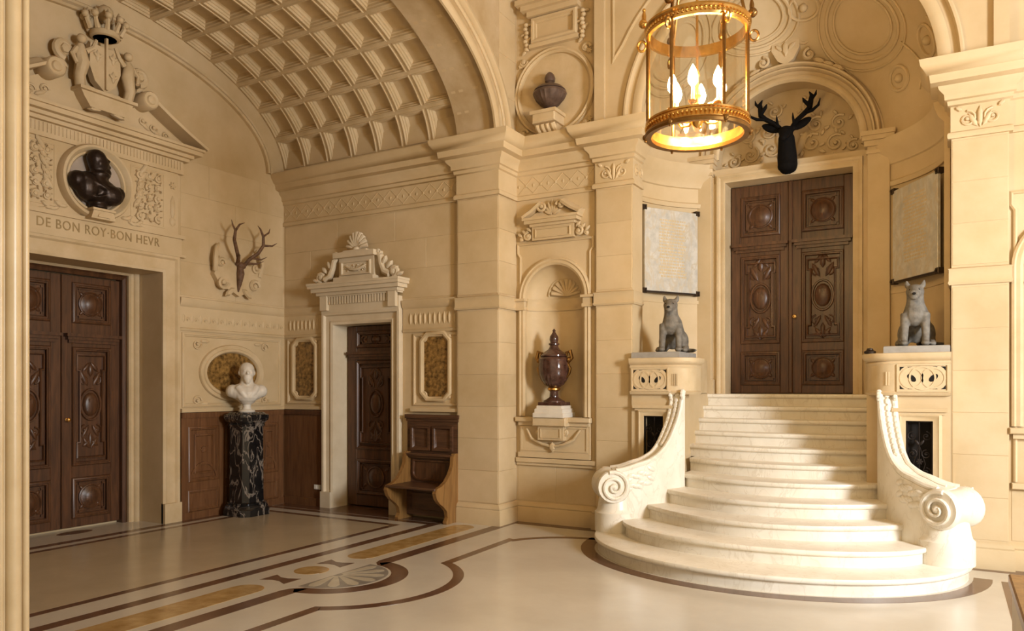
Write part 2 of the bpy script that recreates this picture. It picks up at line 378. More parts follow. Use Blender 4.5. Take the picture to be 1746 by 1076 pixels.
def plate_niche(mb, u0, u1, v0, v1, c, r, z0, zs, a, b):
    L, Rr = niche_hole(c, r, z0, zs)
    mb.prism([(c,v0)]+L+[(c,v1),(u0,v1),(u0,v0)] if v0 < z0 else L+[(c,v1),(u0,v1),(u0,v0)], a, b)
    mb.prism(([(c,v0)] if v0 < z0 else [])+[(u1,v0),(u1,v1),(c,v1)]+[(c,zs+r)]+Rr+[(c,z0)], a, b)
mb = MB(fY(YN))
mb.box(XA-.1, -3.5, 0, 1.0, -.3, 0); plate_niche(mb, XA-.1, -3.5, 1.0, 3.5, NC, NR, NZ0, NZS, -.16, 0)
mb.box(XA-.1, -3.5, 3.5, 4.70, -.3, 0); plate_hole(mb, XA-.1, -3.5, 4.70, 5.75, circ(RC, RZ, RR), -.08, 0); mb.box(XA-.1, -3.5, 5.75, 7.2, -.3, 0)
wall_niche = obj('wall_niche', mb, 'stone', label='limestone wall bay with the arched urn niche and roundel', cat='wall', kind=S)
# niche interior (half cylinder and quarter sphere) and bowl of the roundel
mb = MB(fY(YN)); rings = []
for t in range(17):
    a = pi*t/16; rings.append([(NC-NR*cos(a), NZ0, -NR*.62*sin(a)), (NC-NR*cos(a), NZS, -NR*.62*sin(a))])
mb.loft(rings, False, False, False)
rings = [[(NC-NR*cos(pi*t/16)*cos(pi/2*j/8), NZS+NR*sin(pi/2*j/8), -NR*.62*sin(pi*t/16)*cos(pi/2*j/8)) for t in range(17)] for j in range(9)]
mb.loft(rings, False, False, False)
mb.prism([(NU0-.02,NZ0-.03),(NU1+.02,NZ0-.03),(NU1+.02,NZ0),(NU0-.02,NZ0)], -NR*.62, .02)
obj('niche_shell', mb, 'stone', wall_niche)
mb = MB(fY(YN)); rings = [[(RC+RR*cos(2*pi*t/40)*cos(pi/2*j/8), RZ+RR*sin(2*pi*t/40)*cos(pi/2*j/8), -.36*sin(pi/2*j/8)) for t in range(40)] for j in range(9)]
mb.loft(rings, True, False, True); obj('roundel_bowl', mb, 'stone', wall_niche)
# stair wall with its arch
SA0, SA1 = -3.10, .03; SR = (SA1-SA0)/2
op = arc(HC, ZC, SR, SR, 0, pi, 48)
mb = MB(fY(YP)); mb.prism([(-3.55,0),(SA0,0)]+list(reversed(op))+[(SA1,0),(.48,0),(.48,7.2),(-3.55,7.2)], -.32, 0)
wall_stair = obj('wall_stair', mb, 'stone', label='limestone stair wall with the great round arch over the steps', cat='wall', kind=S)
mb = MB(fY(YN)); mb.box(.46, 1.75, 0, 1.0, -.3, 0); plate_niche(mb, .46, 1.75, 1.0, 3.5, .98, NR, NZ0, NZS, -.16, 0); mb.box(.46, 1.75, 3.5, 7.2, -.3, 0)
rings = [[(.98-NR*cos(pi*t/16), NZ0, -NR*.62*sin(pi*t/16)), (.98-NR*cos(pi*t/16), 3.3, -NR*.62*sin(pi*t/16))] for t in range(17)]; mb.loft(rings, False, False, False)
wall_right_niche = obj('wall_niche_right', mb, 'stone', label='limestone wall bay at the right edge with a second niche', cat='wall', kind=S)
# side bay, right: far wall with the window that lights the hall; ceilings; entrance pier
mb = MB(fX(5.2)); mb.box(-2.5, 2.6, 0, 7.2, 0, .3); mb.box(4.1, 9, 0, 7.2, 0, .3); mb.box(2.6, 4.1, 0, 1.7, 0, .3); mb.box(2.6, 4.1, 4.2, 7.2, 0, .3)
wall_right = obj('wall_right', mb, 'stone', label='limestone wall of the side bay pierced by a tall window', cat='wall', kind=S)
mb = MB(fX(5.2)); mb.sweep([(2.6,1.7),(2.6,4.2),(4.1,4.2),(4.1,1.7)], [(0,.02),(0,.12),(.07,.12),(.07,.02)], True); mb.box(3.32, 3.38, 1.7, 4.2, .04, .10)
for z in (2.5, 3.3): mb.box(2.6, 4.1, z-.02, z+.02, .04, .1)
w1 = obj('window_1', mb, 'white', label='tall window frame in the side bay wall', cat='window', kind=S)
for i in range(2):
    for j, (a, b) in enumerate(((1.72,2.48),(2.52,3.28),(3.32,4.18))):
        mb = MB(fX(5.2)); mb.box(2.66+.72*i, 3.32+.72*i, a, b, .06, .066); obj('pane', mb, 'glass', w1)
mb = MB(); mb.box(1.6, 5.5, 8.24, 8.6, 0, 7.2); obj('wall_right_back', mb, 'stone', label='plain limestone back wall of the side bay', cat='wall', kind=S)
mb = MB(); mb.box(-4.7, 5.5, -2.5, 8.7, 7.2, 7.4); obj('ceiling', mb, 'stone', label='plain stone ceiling high above the hall', cat='ceiling', kind=S)
mb = MB(); mb.box(-9.0, -4.65, -2.5, 1.75, 0, 7.2)
mb2 = MB(); mb2.box(-5.6, -4.095, 1.2, 2.16, 0, 7.2)
obj('wall_front_left', mb, 'stone', label='plain limestone wall beside the entrance', cat='wall', kind=S)
wj = obj('wall_front', mb2, 'jamb', label='ochre veined stone jamb of the entrance arch at left edge', cat='wall', kind=S)
for (y, r, n) in ((2.145, .022, .02), (2.085, .045, .035), (2.025, .02, .015), (1.95, .05, .03)):
    mb = MB(); pr = arc(0, 0, r, r, -pi/2, pi/2, 8); mb.loft([[(-4.095+n*p[0]/r, y+p[1]*.8, z) for p in pr] for z in (0, 7.1)]); obj('moulding', mb, 'jamb', wj)
# ---- apse
AC, AYC, AA, AB = -1.62, 8.42, 1.64, 1.45
def apse(a, e=0, s=1.0): return (AC+AA*s*cos(e)*sin(a), AYC+AB*s*cos(e)*cos(a))
PX, PY = -1.675, 9.56                                    # portal axis and plane
ac = 0.60
LR, LZ = .875, 4.46
mb = MB()
for sg in (-1, 1):
    rings = [[(*apse(sg*(ac+(pi/2-ac)*t/20)), 1.2), (*apse(sg*(ac+(pi/2-ac)*t/20)), ZC)] for t in range(21)]; mb.loft(rings, False, False, False)
    mb.box(*( (AC-AA-.05, AC-AA+.05) if sg < 0 else (AC+AA-.05, AC+AA+.05)), 8.44, 8.56, 0, ZC)
rings = [[(AC+AA*cos(pi/2*j/14)*sin(-pi/2+pi*t/40), AYC+AB*cos(pi/2*j/14)*cos(-pi/2+pi*t/40), ZC+1.62*sin(pi/2*j/14)) for t in range(41)] for j in range(15)]
k0 = len(mb.f); mb.loft(rings, False, False, False)
def _ctr(f): return [sum(mb.v[i][q] for i in f)/len(f) for q in range(3)]
mb.f = mb.f[:k0]+[f for f in mb.f[k0:] if hypot(_ctr(f)[0]-PX, max(0, _ctr(f)[2]-LZ)) > 1.0 or _ctr(f)[2] > LZ+1.0 or abs(_ctr(f)[0]-PX) > 1.0]
mb.box(AC-AA-.3, AC+AA+.3, 8.44, 8.5, ZC+1.55, 7.2)
wall_apse = obj('wall_apse', mb, 'stone', label='curved limestone apse with half dome around the upper door', cat='wall', kind=S)
# portal wall with door opening and lunette arch
PD0, PD1, PZ0, PZ1 = PX-.735, PX+.735, 1.573, 4.20
LR, LZ = .875, 4.46
mb = MB(fY(PY)); hole = [(PX-LR,4.38)]+arc(PX, LZ, LR, LR, pi, 0, 32)+[(PX+LR,4.38)]
mb.prism([(PX-1.05,1.2),(PD0,1.2),(PD0,PZ1),(PX-LR,4.20),(PX-LR,LZ)]+[(PX-1.05,LZ)], -.34, 0)
mb.prism([(PX+1.05,1.2),(PD1,1.2),(PD1,PZ1),(PX+LR,4.20),(PX+LR,LZ)]+[(PX+1.05,LZ)], -.34, 0)
mb.box(PX-LR-.02, PX+LR+.02, 4.20, 4.38, -.34, -.02); mb.box(PX-1, PX+1, 1.2, 5.4, -.5, -.36)
mb.prism(arc(PX, LZ, 1.06, 1.06, 0, pi, 40)+arc(PX, LZ, LR, LR, pi, 0, 40), -.34, 0)
wall_portal = obj('wall_portal', mb, 'stone', label='stone portal wall with a lunette around the upper double door', cat='wall', kind=S)
# ---- coffered barrel vault
VA, VB, VZ = YS-BC, 1.43, 4.66
N = 4000; P = [(BC+VA*cos(pi*i/N), VZ+VB*sin(pi*i/N)) for i in range(N+1)]; Ls = [0]
for i in range(N): Ls.append(Ls[-1]+hypot(P[i+1][0]-P[i][0], P[i+1][1]-P[i][1]))
def vault(s, n=0):
    lo, hi = 0, N
    while hi-lo > 1:
        m = (lo+hi)//2
        if Ls[m] < s: lo = m
        else: hi = m
    y, z = P[lo]; t = pi*lo/N; nx, nz = cos(t)/VA, sin(t)/VB; q = hypot(nx, nz); return (y+n*nx/q, z+n*nz/q)
VX0, VX1 = XL, -5.24
mb = MB(); rings = [[(VX0, *vault(Ls[-1]*t/64, .16)), (VX1, *vault(Ls[-1]*t/64, .16))] for t in range(65)]; mb.loft(rings, False, False, False)
for a, b in ((0, .09), (Ls[-1]-.09, Ls[-1])): mb.loft([[(VX0, *vault(a)), (VX1, *vault(a))], [(VX0, *vault((a+b)/2)), (VX1, *vault((a+b)/2))], [(VX0, *vault(b)), (VX1, *vault(b))]], False, False, False)
vaultobj = obj('ceiling_vault', mb, 'stone', label='coffered stone barrel vault over the side bay', cat='ceiling', kind=S)
ROWS, COLS = 15, 7; ds = (Ls[-1]-.18)/ROWS; dx = (VX1-VX0)/COLS
LV = [(0,0),(.020,0),(.024,-.010),(.036,-.010),(.040,.014),(.054,.016),(.058,.042),(.072,.046),(.077,.072),(.092,.084)]
for r in range(ROWS):
    s0 = .09+ds*r; src = None; mb = MB(); rings = []
    for ins, d in LV:
        fx, fs = dx/2-ins, ds/2-ins; loop = []
        for side in range(4):
            for k in range(6):
                t = -1+2*k/6
                u, v = ((t,-1),(1,t),(-t,1),(-1,-t))[side]
                y, z = vault(s0+ds/2+v*fs, d); loop.append((u*fx, y, z))
        rings.append(loop)
    mb.loft(rings, True, False, False); fx, fs = dx/2-.092, ds/2-.092
    mb.loft([[(u*fx, *vault(s0+ds/2+v*fs, .084)) for u in (-1, 1)] for v in (-1, -.5, 0, .5, 1)], False, False, False)
    for c in range(COLS):
        if src is None: src = obj('coffer', mb, 'carve', vaultobj); src.location = (VX0+dx*(c+.5), 0, 0)
        else: inst('coffer', src, vaultobj, (VX0+dx*(c+.5), 0, 0))
# ---- lunette arch moulding on the left wall and archivolts
def trim(n, label, mat='stone'): return None
mb = MB(fX(XL)); e = arc(BC, VZ-.02, VA-.34, VB-.30, 0, pi, 48); mb.sweep(e, [(-.0,0),(-.0,.05),(.02,.07),(.05,.05),(.07,.03),(.10,.03),(.12,0)])
trim_1 = obj('trim_1', mb, 'carve', label='arched moulding on the side wall under the vault', cat='moulding', kind=S)
mb = MB(fX(XA)); a0 = (AY1-AY0)/2
for rr, w, h in ((0, .10, .05), (.16, .05, .03), (.26, .09, .07)):
    e = arc(BC, ZC, a0+rr, 1.40+rr, 0, pi, 60); mb.sweep(e, [(0,0),(0,h*.7),(-w*.3,h),(-w*.7,h),(-w,h*.5),(-w,0)])
trim_2 = obj('trim_2', mb, 'stone', label='moulded archivolt of the arch opening to the coffered bay', cat='moulding', kind=S)
mb = MB(); 
for xx in (-5.16, -5.05, -4.84):    # ribs on the soffit of the bay arch
    e = arc(BC, ZC, a0, 1.40, 0, pi, 60); mb.M = fX(xx); mb.sweep(e, [(.0,-.03),(.03,-.02),(.03,.02),(.0,.03)])
obj('soffit_rib', mb, 'stone', trim_2)
mb = MB(fY(YP))
for rr, w, h in ((.0, .11, .035), (.11, .05, .055)):
    e = arc(HC, ZC, SR+rr, SR+rr, 0, pi, 64); mb.sweep(e, [(0,0),(0,h*.7),(-w*.3,h),(-w*.7,h),(-w,h*.5),(-w,0)])
trim_3 = obj('trim_3', mb, 'stone', label='moulded archivolt of the great arch above the stairs', cat='moulding', kind=S)
# spandrel panels and corner strips beside the great arch
mb = MB(fY(YP))
for sg in (-1, 1):
    a1, a2 = 2.72, 2.05
    pts = [(HC+sg*1.83, 7.0)]+[(HC+sg*1.83, ZC+.95)]+[(HC+sg*1.88*cos(t), ZC+1.88*sin(t)) for t in [radians(32+i*4) for i in range(9)]]+[(HC+sg*.6, 7.0)]
    pts = [(HC+sg*1.78, 6.95),(HC+sg*1.78, ZC+.80)]+[(HC+sg*1.93*cos(t), ZC+1.93*sin(t)) for t in [radians(28+i*5) for i in range(8)]]+[(HC+sg*.75, 6.95)]
    if sg > 0: pts = pts[::-1]
    mb.sweep(pts, [(0,0),(0,.012),(.02,.02),(.04,.012),(.04,0)], True)
obj('spandrel_panel', mb, 'stone', wall_stair)
mb = MB(fY(YP)); mb.box(-3.55, -3.43, ZC, 7.2, 0, .05); mb.box(.36, .48, ZC, 7.2, 0, .05); obj('corner_strip', mb, 'stone', wall_stair)
# ---- main entablature (cornice and frieze), string course, plinth
ENT = [(0,3.955),(.03,3.955),(.035,3.98),(.03,4.005),(.008,4.02),(.008,4.25),(.03,4.262),(.035,4.30),(.055,4.31),(.06,4.36),(.10,4.40),(.11,4.43),(.17,4.45),(.18,4.52),(.20,4.53),(.25,4.60),(.26,4.655),(0,4.66)]
PLN = [(0,0),(.045,0),(.045,.17),(.035,.185),(.04,.20),(.03,.225),(.012,.24),(0,.25)]
STR = [(0,2.60),(.02,2.60),(.03,2.62),(.022,2.635),(.022,2.74),(.03,2.75),(0,2.76)]
west = [(XL,YS),(-5.24,YS),(-5.24,AY1),(XA,AY1),(XA,YN),(-3.55,YN),(-3.55,YP),(SA0,YP),(SA0,8.46)]
mb = MB(); mb.sweep(west, ENT); trim_4 = obj('trim_4', mb, 'stone', label='deep moulded cornice and frieze running above the niche and narrow door', cat='cornice', kind=S)
east = [(SA1,8.46),(SA1,YP),(.48,YP),(.48,YN),(1.59,YN)]
mb = MB(); mb.sweep(east, ENT); trim_5 = obj('trim_5', mb, 'stone', label='deep moulded cornice and capital on the right pillar', cat='cornice', kind=S)
mb = MB(); mb.sweep([(-5.24,YS),(-5.24,AY1),(XA,AY1),(XA,YN),(-3.55,YN),(-3.55,YP),(SA0,YP),(SA0,8.46)], PLN); trim_6 = obj('baseboard_back', mb, 'stone', label='moulded stone plinth along the niche wall base', cat='plinth', kind=S)
mb = MB(); mb.sweep(east, PLN); obj('baseboard_right', mb, 'stone', label='moulded stone plinth at the foot of the right pillar', cat='plinth', kind=S)
mb = MB(); mb.sweep([(-5.24,YS),(-5.24,AY1),(XA,AY1),(XA,YN-.001)], STR); mb.sweep([(-3.55,YN),(-3.55,YP),(SA0,YP),(SA0,8.46)], STR); trim_7 = obj('trim_6', mb, 'stone', label='slim string course across the left piers', cat='moulding', kind=S)
mb = MB(); mb.sweep(east, STR); obj('trim_7', mb, 'stone', label='slim string course across the right pillar', cat='moulding', kind=S)
# apse cornice
ap = lambda sg, s=1.0: [apse(sg*(ac+.05+(pi/2-ac-.08)*t/20), 0, s) for t in range(21)]
mb = MB()
for sg in (-1, 1):
    p = ap(sg); p = p if sg > 0 else p[::-1]
    mb.sweep(p, [(0,3.90),(.025,3.90),(.03,3.95),(.008,3.97),(.008,4.14),(.03,4.15),(.05,4.22),(.10,4.28),(.13,4.36),(.14,4.42),(0,4.43)])
    mb.sweep(p, [(0,2.70),(.012,2.70),(.012,2.74),(0,2.74)])
obj('trim_8', mb, 'stone', label='curved cornice following the apse wall', cat='cornice', kind=S)
# carved lattice / foliage on friezes
def lattice(par, M, u0, u1, v0, v1, n, step):
    mb = MB(M); k = max(1, round((u1-u0)/step)); w = (u1-u0)/k
    for i in range(k):
        a = u0+w*i
        mb.tube([(a,v0,n),(a+w,v1,n)], .004, 5); mb.tube([(a,v1,n),(a+w,v0,n)], .004, 5); mb.leaf(a+w*.5, (v0+v1)/2-.03, pi/2, .05, .035, n, .006); mb.leaf(a, (v0+v1)/2-.03, pi/2, .05, .035, n, .006)
    obj('frieze_carving', mb, 'carve', par)
lattice(trim_4, fY(YS-.008), XL+.03, -5.27, 4.035, 4.235, .002, .21); lattice(trim_4, fY(YN-.008), XA+.04, -3.60, 4.035, 4.235, .002, .21)
for par, u0, u1 in ((trim_4, -3.53, SA0-.02), (trim_5, SA1+.02, .46)):
    mb = MB(fY(YP-.010)); c = (u0+u1)/2
    for sg in (-1, 1):
        mb.spiral(c+sg*.10, 4.12, .075, 1.4, pi/2, sg, .004, .013); mb.leaf(c+sg*.02, 4.04, pi/2-sg*.5, .15, .05, .004, .018); mb.leaf(c+sg*.14, 4.20, pi/2-sg*.9, .07, .04, .004, .018)
    mb.leaf(c, 4.03, pi/2, .2, .05, .004, .02); obj('capital_carving', mb, 'carve', par)
mb = MB(); mb.M = Matrix(((0,0,1,SA0+.008),(1,0,0,0),(0,1,0,0),(0,0,0,1))); mb.spiral(8.28, 4.13, .07, 1.4, pi/2, 1, .004, .013); mb.spiral(8.40, 4.13, .06, 1.4, pi/2, -1, .004, .012); obj('capital_carving', mb, 'carve', trim_4)
# ---- ashlar blocks
ashlar(wall_back, fY(YS), -8.25, -5.26, 2.80, 3.94, .40, 1.0)
ashlar(wall_arch, fY(AY1), -5.23, XA-.005, .26, 2.58, .39, .6); ashlar(wall_arch, fY(AY1), -5.23, XA-.005, 2.78, 3.94, .39, .6)
ashlar(wall_arch, fX(XA), AY1+.005, YN-.01, .26, 2.58, .39, .45); ashlar(wall_arch, fX(XA), AY1+.005, YN-.01, 2.78, 3.94, .39, .45)
ashlar(wall_niche, fY(YN), XA+.02, -3.57, .26, .72, .46, .62)
ashlar(wall_stair, fY(YP), -3.545, SA0-.005, .26, 2.58, .39, .5); ashlar(wall_stair, fY(YP), -3.545, SA0-.005, 2.78, 3.94, .39, .5)
ashlar(wall_stair, fY(YP), SA1+.005, .475, .26, 2.58, .39, .5); ashlar(wall_stair, fY(YP), SA1+.005, .475, 2.78, 3.94, .39, .5)
ashlar(wall_right_niche, fY(YN), .5, 1.5, .26, .72, .46, .62)
ashlar(wall_left, fX(XL), 6.16, 7.84, 2.80, 4.50, .42, .8)
ashlar(wall_arch, fX(XA), 7.82, 8.2, 4.70, 7.1, .5, .45)
# ================================================================ DOORS
def carved_leaf(root, M, u0, u1, z, nb, hinge, wood_m='dwood', knob=None):
    """z = (bottom, bottom-panel lo, hi, tall lo, hi, shelf z, top lo, hi, top); nb = thickness"""
    w = u1-u0; m = w*.17; st = (.5*nb)
    mb = MB(M); mb.box(u0, u1, z[0], z[8], -nb, -.028); leaf = obj('door_leaf', mb, wood_m, root)
    mb = MB(M)
    for a, b in ((u0, u0+m), (u1-m, u1)): mb.box(a, b, z[0], z[8], -.03, 0, .006)
    for a, b in ((z[0], z[1]), (z[2], z[3]), (z[4], z[6]), (z[7], z[8])): mb.box(u0+m, u1-m, a, b, -.03, -.001, .004)
    obj('stile_frame', mb, wood_m, leaf)
    c = (u0+u1)/2
    for a, b in ((z[1], z[2]), (z[6], z[7])):
        mb = MB(M); mb.sweep(rect(u0+m, u1-m, a, b), frame_prof(.05, .018), True)
        q = .085; mb.sweep([(u0+m+.06,a+q),(u0+m+.06,b-q),(u0+m+q,b-q),(u0+m+q,b-.06),(u1-m-q,b-.06),(u1-m-q,b-q),(u1-m-.06,b-q),(u1-m-.06,a+q),(u1-m-q,a+q),(u1-m-q,a+.06),(u0+m+q,a+.06),(u0+m+q,a+q)], [(0,-.028),(0,-.008),(.012,-.008),(.012,-.028)], True)
        for su in (-1, 1):
            for sv in (-1, 1): mb.leaf(c+su*(w/2-m-.10), (a+b)/2+sv*((b-a)/2-.10), atan2(-sv, -su), .09, .045, -.022, .014)
        pn = obj('panel_moulding', mb, wood_m, leaf)
        mb = MB(M @ Matrix.Translation((c, (a+b)/2, -.028))); R = min(w/2-m, (b-a)/2)*.56
        mb.lathe([(R*1.12,0),(R*1.12,.018),(R*1.02,.024),(R*.95,.014),(R*.85,.016),(R*.6,.040),(R*.3,.052),(.002,.055)], 28)
        obj('boss', mb, wood_m, leaf, label='round carved wooden boss')
    mb = MB(M); sh = z[5]; mb.sweep([(u0+m*.6, 0), (u1-m*.6, 0)], [(0,sh-.05),(.03,sh-.05),(.035,sh-.02),(.06,sh),(.06,sh+.02),(0,sh+.03)][::-1]) if False else None
    for k, (e, d, hh) in enumerate(((.0,.035,-.07),(.025,.06,-.035),(.045,.085,0))): mb.box(u0+m*.55-e, u1-m*.55+e, sh+hh-.012, sh+hh+.024, 0, d)
    obj('shelf_moulding', mb, wood_m, leaf)
    a, b = z[3], z[4]; mb = MB(M); mb.sweep(rect(u0+m, u1-m, a, b), frame_prof(.045, .02), True)
    p0, p1, e, hh = u0+m+.055, u1-m-.055, .035, (b-a)
    mb.sweep([(p0,a+.08),(p0,a+hh*.2),(p0+e,a+hh*.2),(p0+e,b-hh*.2),(p0,b-hh*.2),(p0,b-.08),(p1,b-.08),(p1,b-hh*.2),(p1-e,b-hh*.2),(p1-e,a+hh*.2),(p1,a+hh*.2),(p1,a+.08)], [(0,-.028),(0,-.002),(.014,.002),(.022,-.01),(.022,-.028)], True)
    obj('panel_moulding', mb, wood_m, leaf)
    mb = MB(M); cz = (a+b)/2+.02; mb.ball((c, cz, -.02), (.095, .14, .035), 14, 8); mb.tube([(c+.12*cos(t), cz+.18*sin(t), -.018) for t in [2*pi*i/24 for i in range(24)]], .014, 6, True)
    for sg in (-1, 1):
        mb.spiral(c+sg*.075, cz+.30, .06, 1.3, -pi/2, sg, -.02, .011); mb.spiral(c+sg*.075, cz-.30, .06, 1.3, pi/2, -sg, -.02, .011)
        mb.leaf(c+sg*.02, cz-.24, -pi/2+sg*.5, .17, .05, -.02, .015); mb.leaf(c+sg*.03, cz+.22, pi/2-sg*.5, .2, .06, -.02, .015)
        mb.leaf(c, cz-.52, pi/2+sg*.6, .16, .05, -.02, .014); mb.leaf(c, cz+.5, -pi/2+sg*.7, .15, .05, -.02, .014)
        mb.leaf(c, cz-.42, -pi/2+sg*.9, .12, .05, -.02, .014)
    mb.leaf(c, cz+.33, pi/2, .16, .07, -.02, .02); mb.leaf(c, cz-.33, -pi/2, .18, .06, -.02, .016)
    for k in (-1, 0, 1): mb.box(c+k*.03-.01, c+k*.03+.01, cz+.02, cz+.07, .0, .012)
    obj('carved_cartouche', mb, wood_m, leaf)
    if knob:
        mb = MB(M @ Matrix.Translation((knob[0], knob[1], 0))); mb.lathe([(.018,0),(.018,.008),(.008,.012),(.008,.03),(.022,.04),(.024,.052),(.014,.062),(.001,.064)], 14); obj('knob', mb, 'brass', leaf, label='small brass door knob')
    return leaf
# door_1: big carved double door of the left wall
XD = XL-.53; MD = fX(XD)
d1 = thing('door_1', (XD, 5.0, 0), 'tall dark carved walnut double door in the left wall', 'door', kind=S)
zz = (.03, .13, .60, .74, 2.12, 2.25, 2.40, 2.87, 2.95)
carved_leaf(d1, MD, 4.292, 4.996, zz, .06, 0); carved_leaf(d1, MD, 5.004, 5.708, zz, .06, 0, knob=(5.06, 1.28))
mb = MB(MD); mb.sweep([(4.29,0),(4.29,2.96),(5.71,2.96),(5.71,0)][::-1], [(0,-.06),(0,.05),(.03,.07),(.06,.05),(.07,-.06)]); obj('frame', mb, 'dwood', d1)
mb = MB(MD); mb.sweep([(4.225,0),(4.225,3.02),(5.775,3.02),(5.775,0)][::-1], [(0,-.06),(0,.08),(.02,.1),(.05,.1),(.06,.13),(.09,.15),(.12,.12),(.13,-.06)]); obj('stone_frame', mb, 'carve', d1, label='pale stone moulding around the door')
# casing on the left wall
mb = MB(fX(XL)); path = [(DY0,0),(DY0,DZ),(DY1,DZ),(DY1,0)][::-1]
mb.sweep(path, [(0,0),(0,.03),(.03,.045),(.06,.03),(.16,.035),(.18,.06),(.215,.06),(.22,0)])
cas1 = obj('trim_9', mb, 'carve', label='moulded stone casing of the tall carved double door', cat='door casing', kind=S)
mb = MB(fX(XL)); mb.box(DY1+.0, DY1+.235, 0, .24, 0, .07); mb.box(DY0-.235, DY0, 0, .24, 0, .07); obj('plinth_block', mb, 'carve', cas1)
# door_2: narrow door
YD = 8.12; MD = fY(YD)
d2 = thing('door_2', ((SX0+SX1)/2, YD, 0), 'narrow dark panelled door between two gilt marble panels', 'door', kind=S)
carved_leaf(d2, MD, SX0+.02, SX1-.02, (.02, .17, .66, .80, 2.02, 2.12, 2.20, 2.43, 2.50), .05, 0, knob=(-6.42, 1.15))
mb = MB(fY(YS)); path = [(SX0,0),(SX0,SZ),(SX1,SZ),(SX1,0)][::-1]
mb.sweep(path, [(-.006,-.245),(-.006,.03),(.025,.045),(.05,.03),(.11,.04),(.125,.075),(.16,.075),(.165,0)])
cas2 = obj('trim_10', mb, 'pale', label='pale moulded stone casing of the narrow dark door', cat='door casing', kind=S)
mb = MB(fY(YS)); mb.box(SX0-.18, SX0+.0, 0, .22, 0, .085); mb.box(SX1, SX1+.18, 0, .22, 0, .085); obj('plinth_block', mb, 'pale', cas2)
# door_3: upper door at the head of the stairs
YD3 = 9.83; MD = fY(YD3)
d3 = thing('door_3', (PX, YD3, 1.573), 'carved walnut double door at the head of the stairs', 'door', kind=S)
zz = (1.58, 1.68, 2.10, 2.20, 3.30, 3.43, 3.55, 4.05, 4.19)
carved_leaf(d3, MD, PD0+.01, PX-.004, zz, .06, 0, 'dwood', knob=None); carved_leaf(d3, MD, PX+.004, PD1-.01, zz, .06, 0, 'dwood', knob=(PX+.05, 2.52))
mb = MB(MD); mb.box(PX-.025, PX+.025, 1.58, 4.19, 0, .03, .01); obj('meeting_rail', mb, 'dwood', d3)
mb = MB(fY(PY)); mb.sweep([(PD0,1.573),(PD0,PZ1),(PD1,PZ1),(PD1,1.573)][::-1], [(-.006,-.26),(-.006,.02),(.02,.03),(.05,.02),(.07,.04),(.095,.04),(.1,0)])
obj('trim_11', mb, 'carve', label='stone casing around the carved door above the stairs', cat='door casing', kind=S)
mb = MB(fY(PY))
for rr, w, h in ((0.01, .08, .05), (.10, .04, .07), (.15, .05, .10)):
    e = arc(PX, LZ+.03, LR+rr, LR+rr, 0, pi, 48); mb.sweep(e, [(0,0),(0,h*.7),(-w*.3,h),(-w*.7,h),(-w,h*.5),(-w,0)])
obj('trim_12', mb, 'carve', label='moulded round archivolt over the stag head', cat='moulding', kind=S)
# portal pilasters
for sg, lab in ((-1, 'slim stone pilaster left of the upper carved door'), (1, 'slim stone pilaster right of the upper carved door')):
    c = PX+sg*1.0; t = thing('pilaster', (c, PY, 1.573), lab, 'pilaster', 'slim pilasters flanking the upper door')
    mb = MB(fY(PY)); mb.box(c-.115, c+.115, 1.573, 4.30, 0, .08, .006); obj('shaft', mb, 'stone', t)
    mb = MB(fY(PY)); 
    for k, (e, z0, z1, d) in enumerate(((.01,4.29,4.33,.10),(.0,4.33,4.37,.085),(.03,4.37,4.43,.12),(.05,4.43,4.48,.15),(.06,4.48,4.53,.17))): mb.box(c-.115-e, c+.115+e, z0, z1, -.02, d)
    obj('capital', mb, 'carve', t)
    mb = MB(fY(PY)); mb.box(c-.14, c+.14, 1.573, 1.75, 0, .11); obj('base', mb, 'stone', t)
# lunette relief
mb = MB(fY(PY+.34))
for sg in (-1, 1):
    for (u, v, r) in ((.24,4.64,.12),(.50,4.60,.11),(.70,4.54,.08),(.28,4.86,.10),(.54,4.84,.10),(.2,5.1,.09)):
        mb.spiral(PX+sg*u, v, r, 1.4, pi*.3, sg, 0, .018); 
        for q in range(4): a = q*1.57+u*9; mb.leaf(PX+sg*u+cos(a)*r, v+sin(a)*r, a+.6, r*.8, r*.4, 0, .02)
    mb.leaf(PX+sg*.05, 4.5, pi/2-sg*.4, .35, .1, 0, .03)
mb.M = fY(PY+.36); obj('lunette_carving', mb, 'carve', wall_portal)
# half dome roundels (moulded rings lying on the dome) and crest over the arch
def dome(a, e, s=1.0): return (AC+AA*s*cos(e)*sin(a), AYC+AB*s*cos(e)*cos(a), ZC+1.62*s*sin(e))
def ring_on_dome(a0, e0, r, th, k=1.0):
    pts = []
    for i in range(36):
        t = 2*pi*i/36; e = e0+r*sin(t); a = a0+r*cos(t)/max(.25, cos(e0)); pts.append(dome(a, e, .993))
    return pts
mb = MB()
for a0, e0, r in ((radians(-22), radians(56), .24), (radians(40), radians(40), .27), (radians(-70), radians(38), .27)):
    mb.tube(ring_on_dome(a0, e0, r, 0), .02, 6, True); mb.tube(ring_on_dome(a0, e0, r*.8, 0), .016, 6, True); mb.tube(ring_on_dome(a0, e0, r*1.22, 0), .014, 6, True)
for a0, e0, r in ((radians(12), radians(56), .10), (radians(70), radians(20), .10), (radians(-45), radians(20), .09), (radians(47), radians(14), .08)):
    mb.tube(ring_on_dome(a0, e0, r, 0), .02, 6, True); mb.ball(dome(a0, e0, .99), .05, 8, 5)
for a0 in (-80, -52, 26, 57, 82):
    mb.tube([dome(radians(a0+4*sin(i)), radians(6+i*5), .992) for i in range(5)], .012, 5)
obj('dome_carving', mb, 'stone', wall_apse)
mb = MB(fY(PY-.02)); zc = LZ+LR+.34
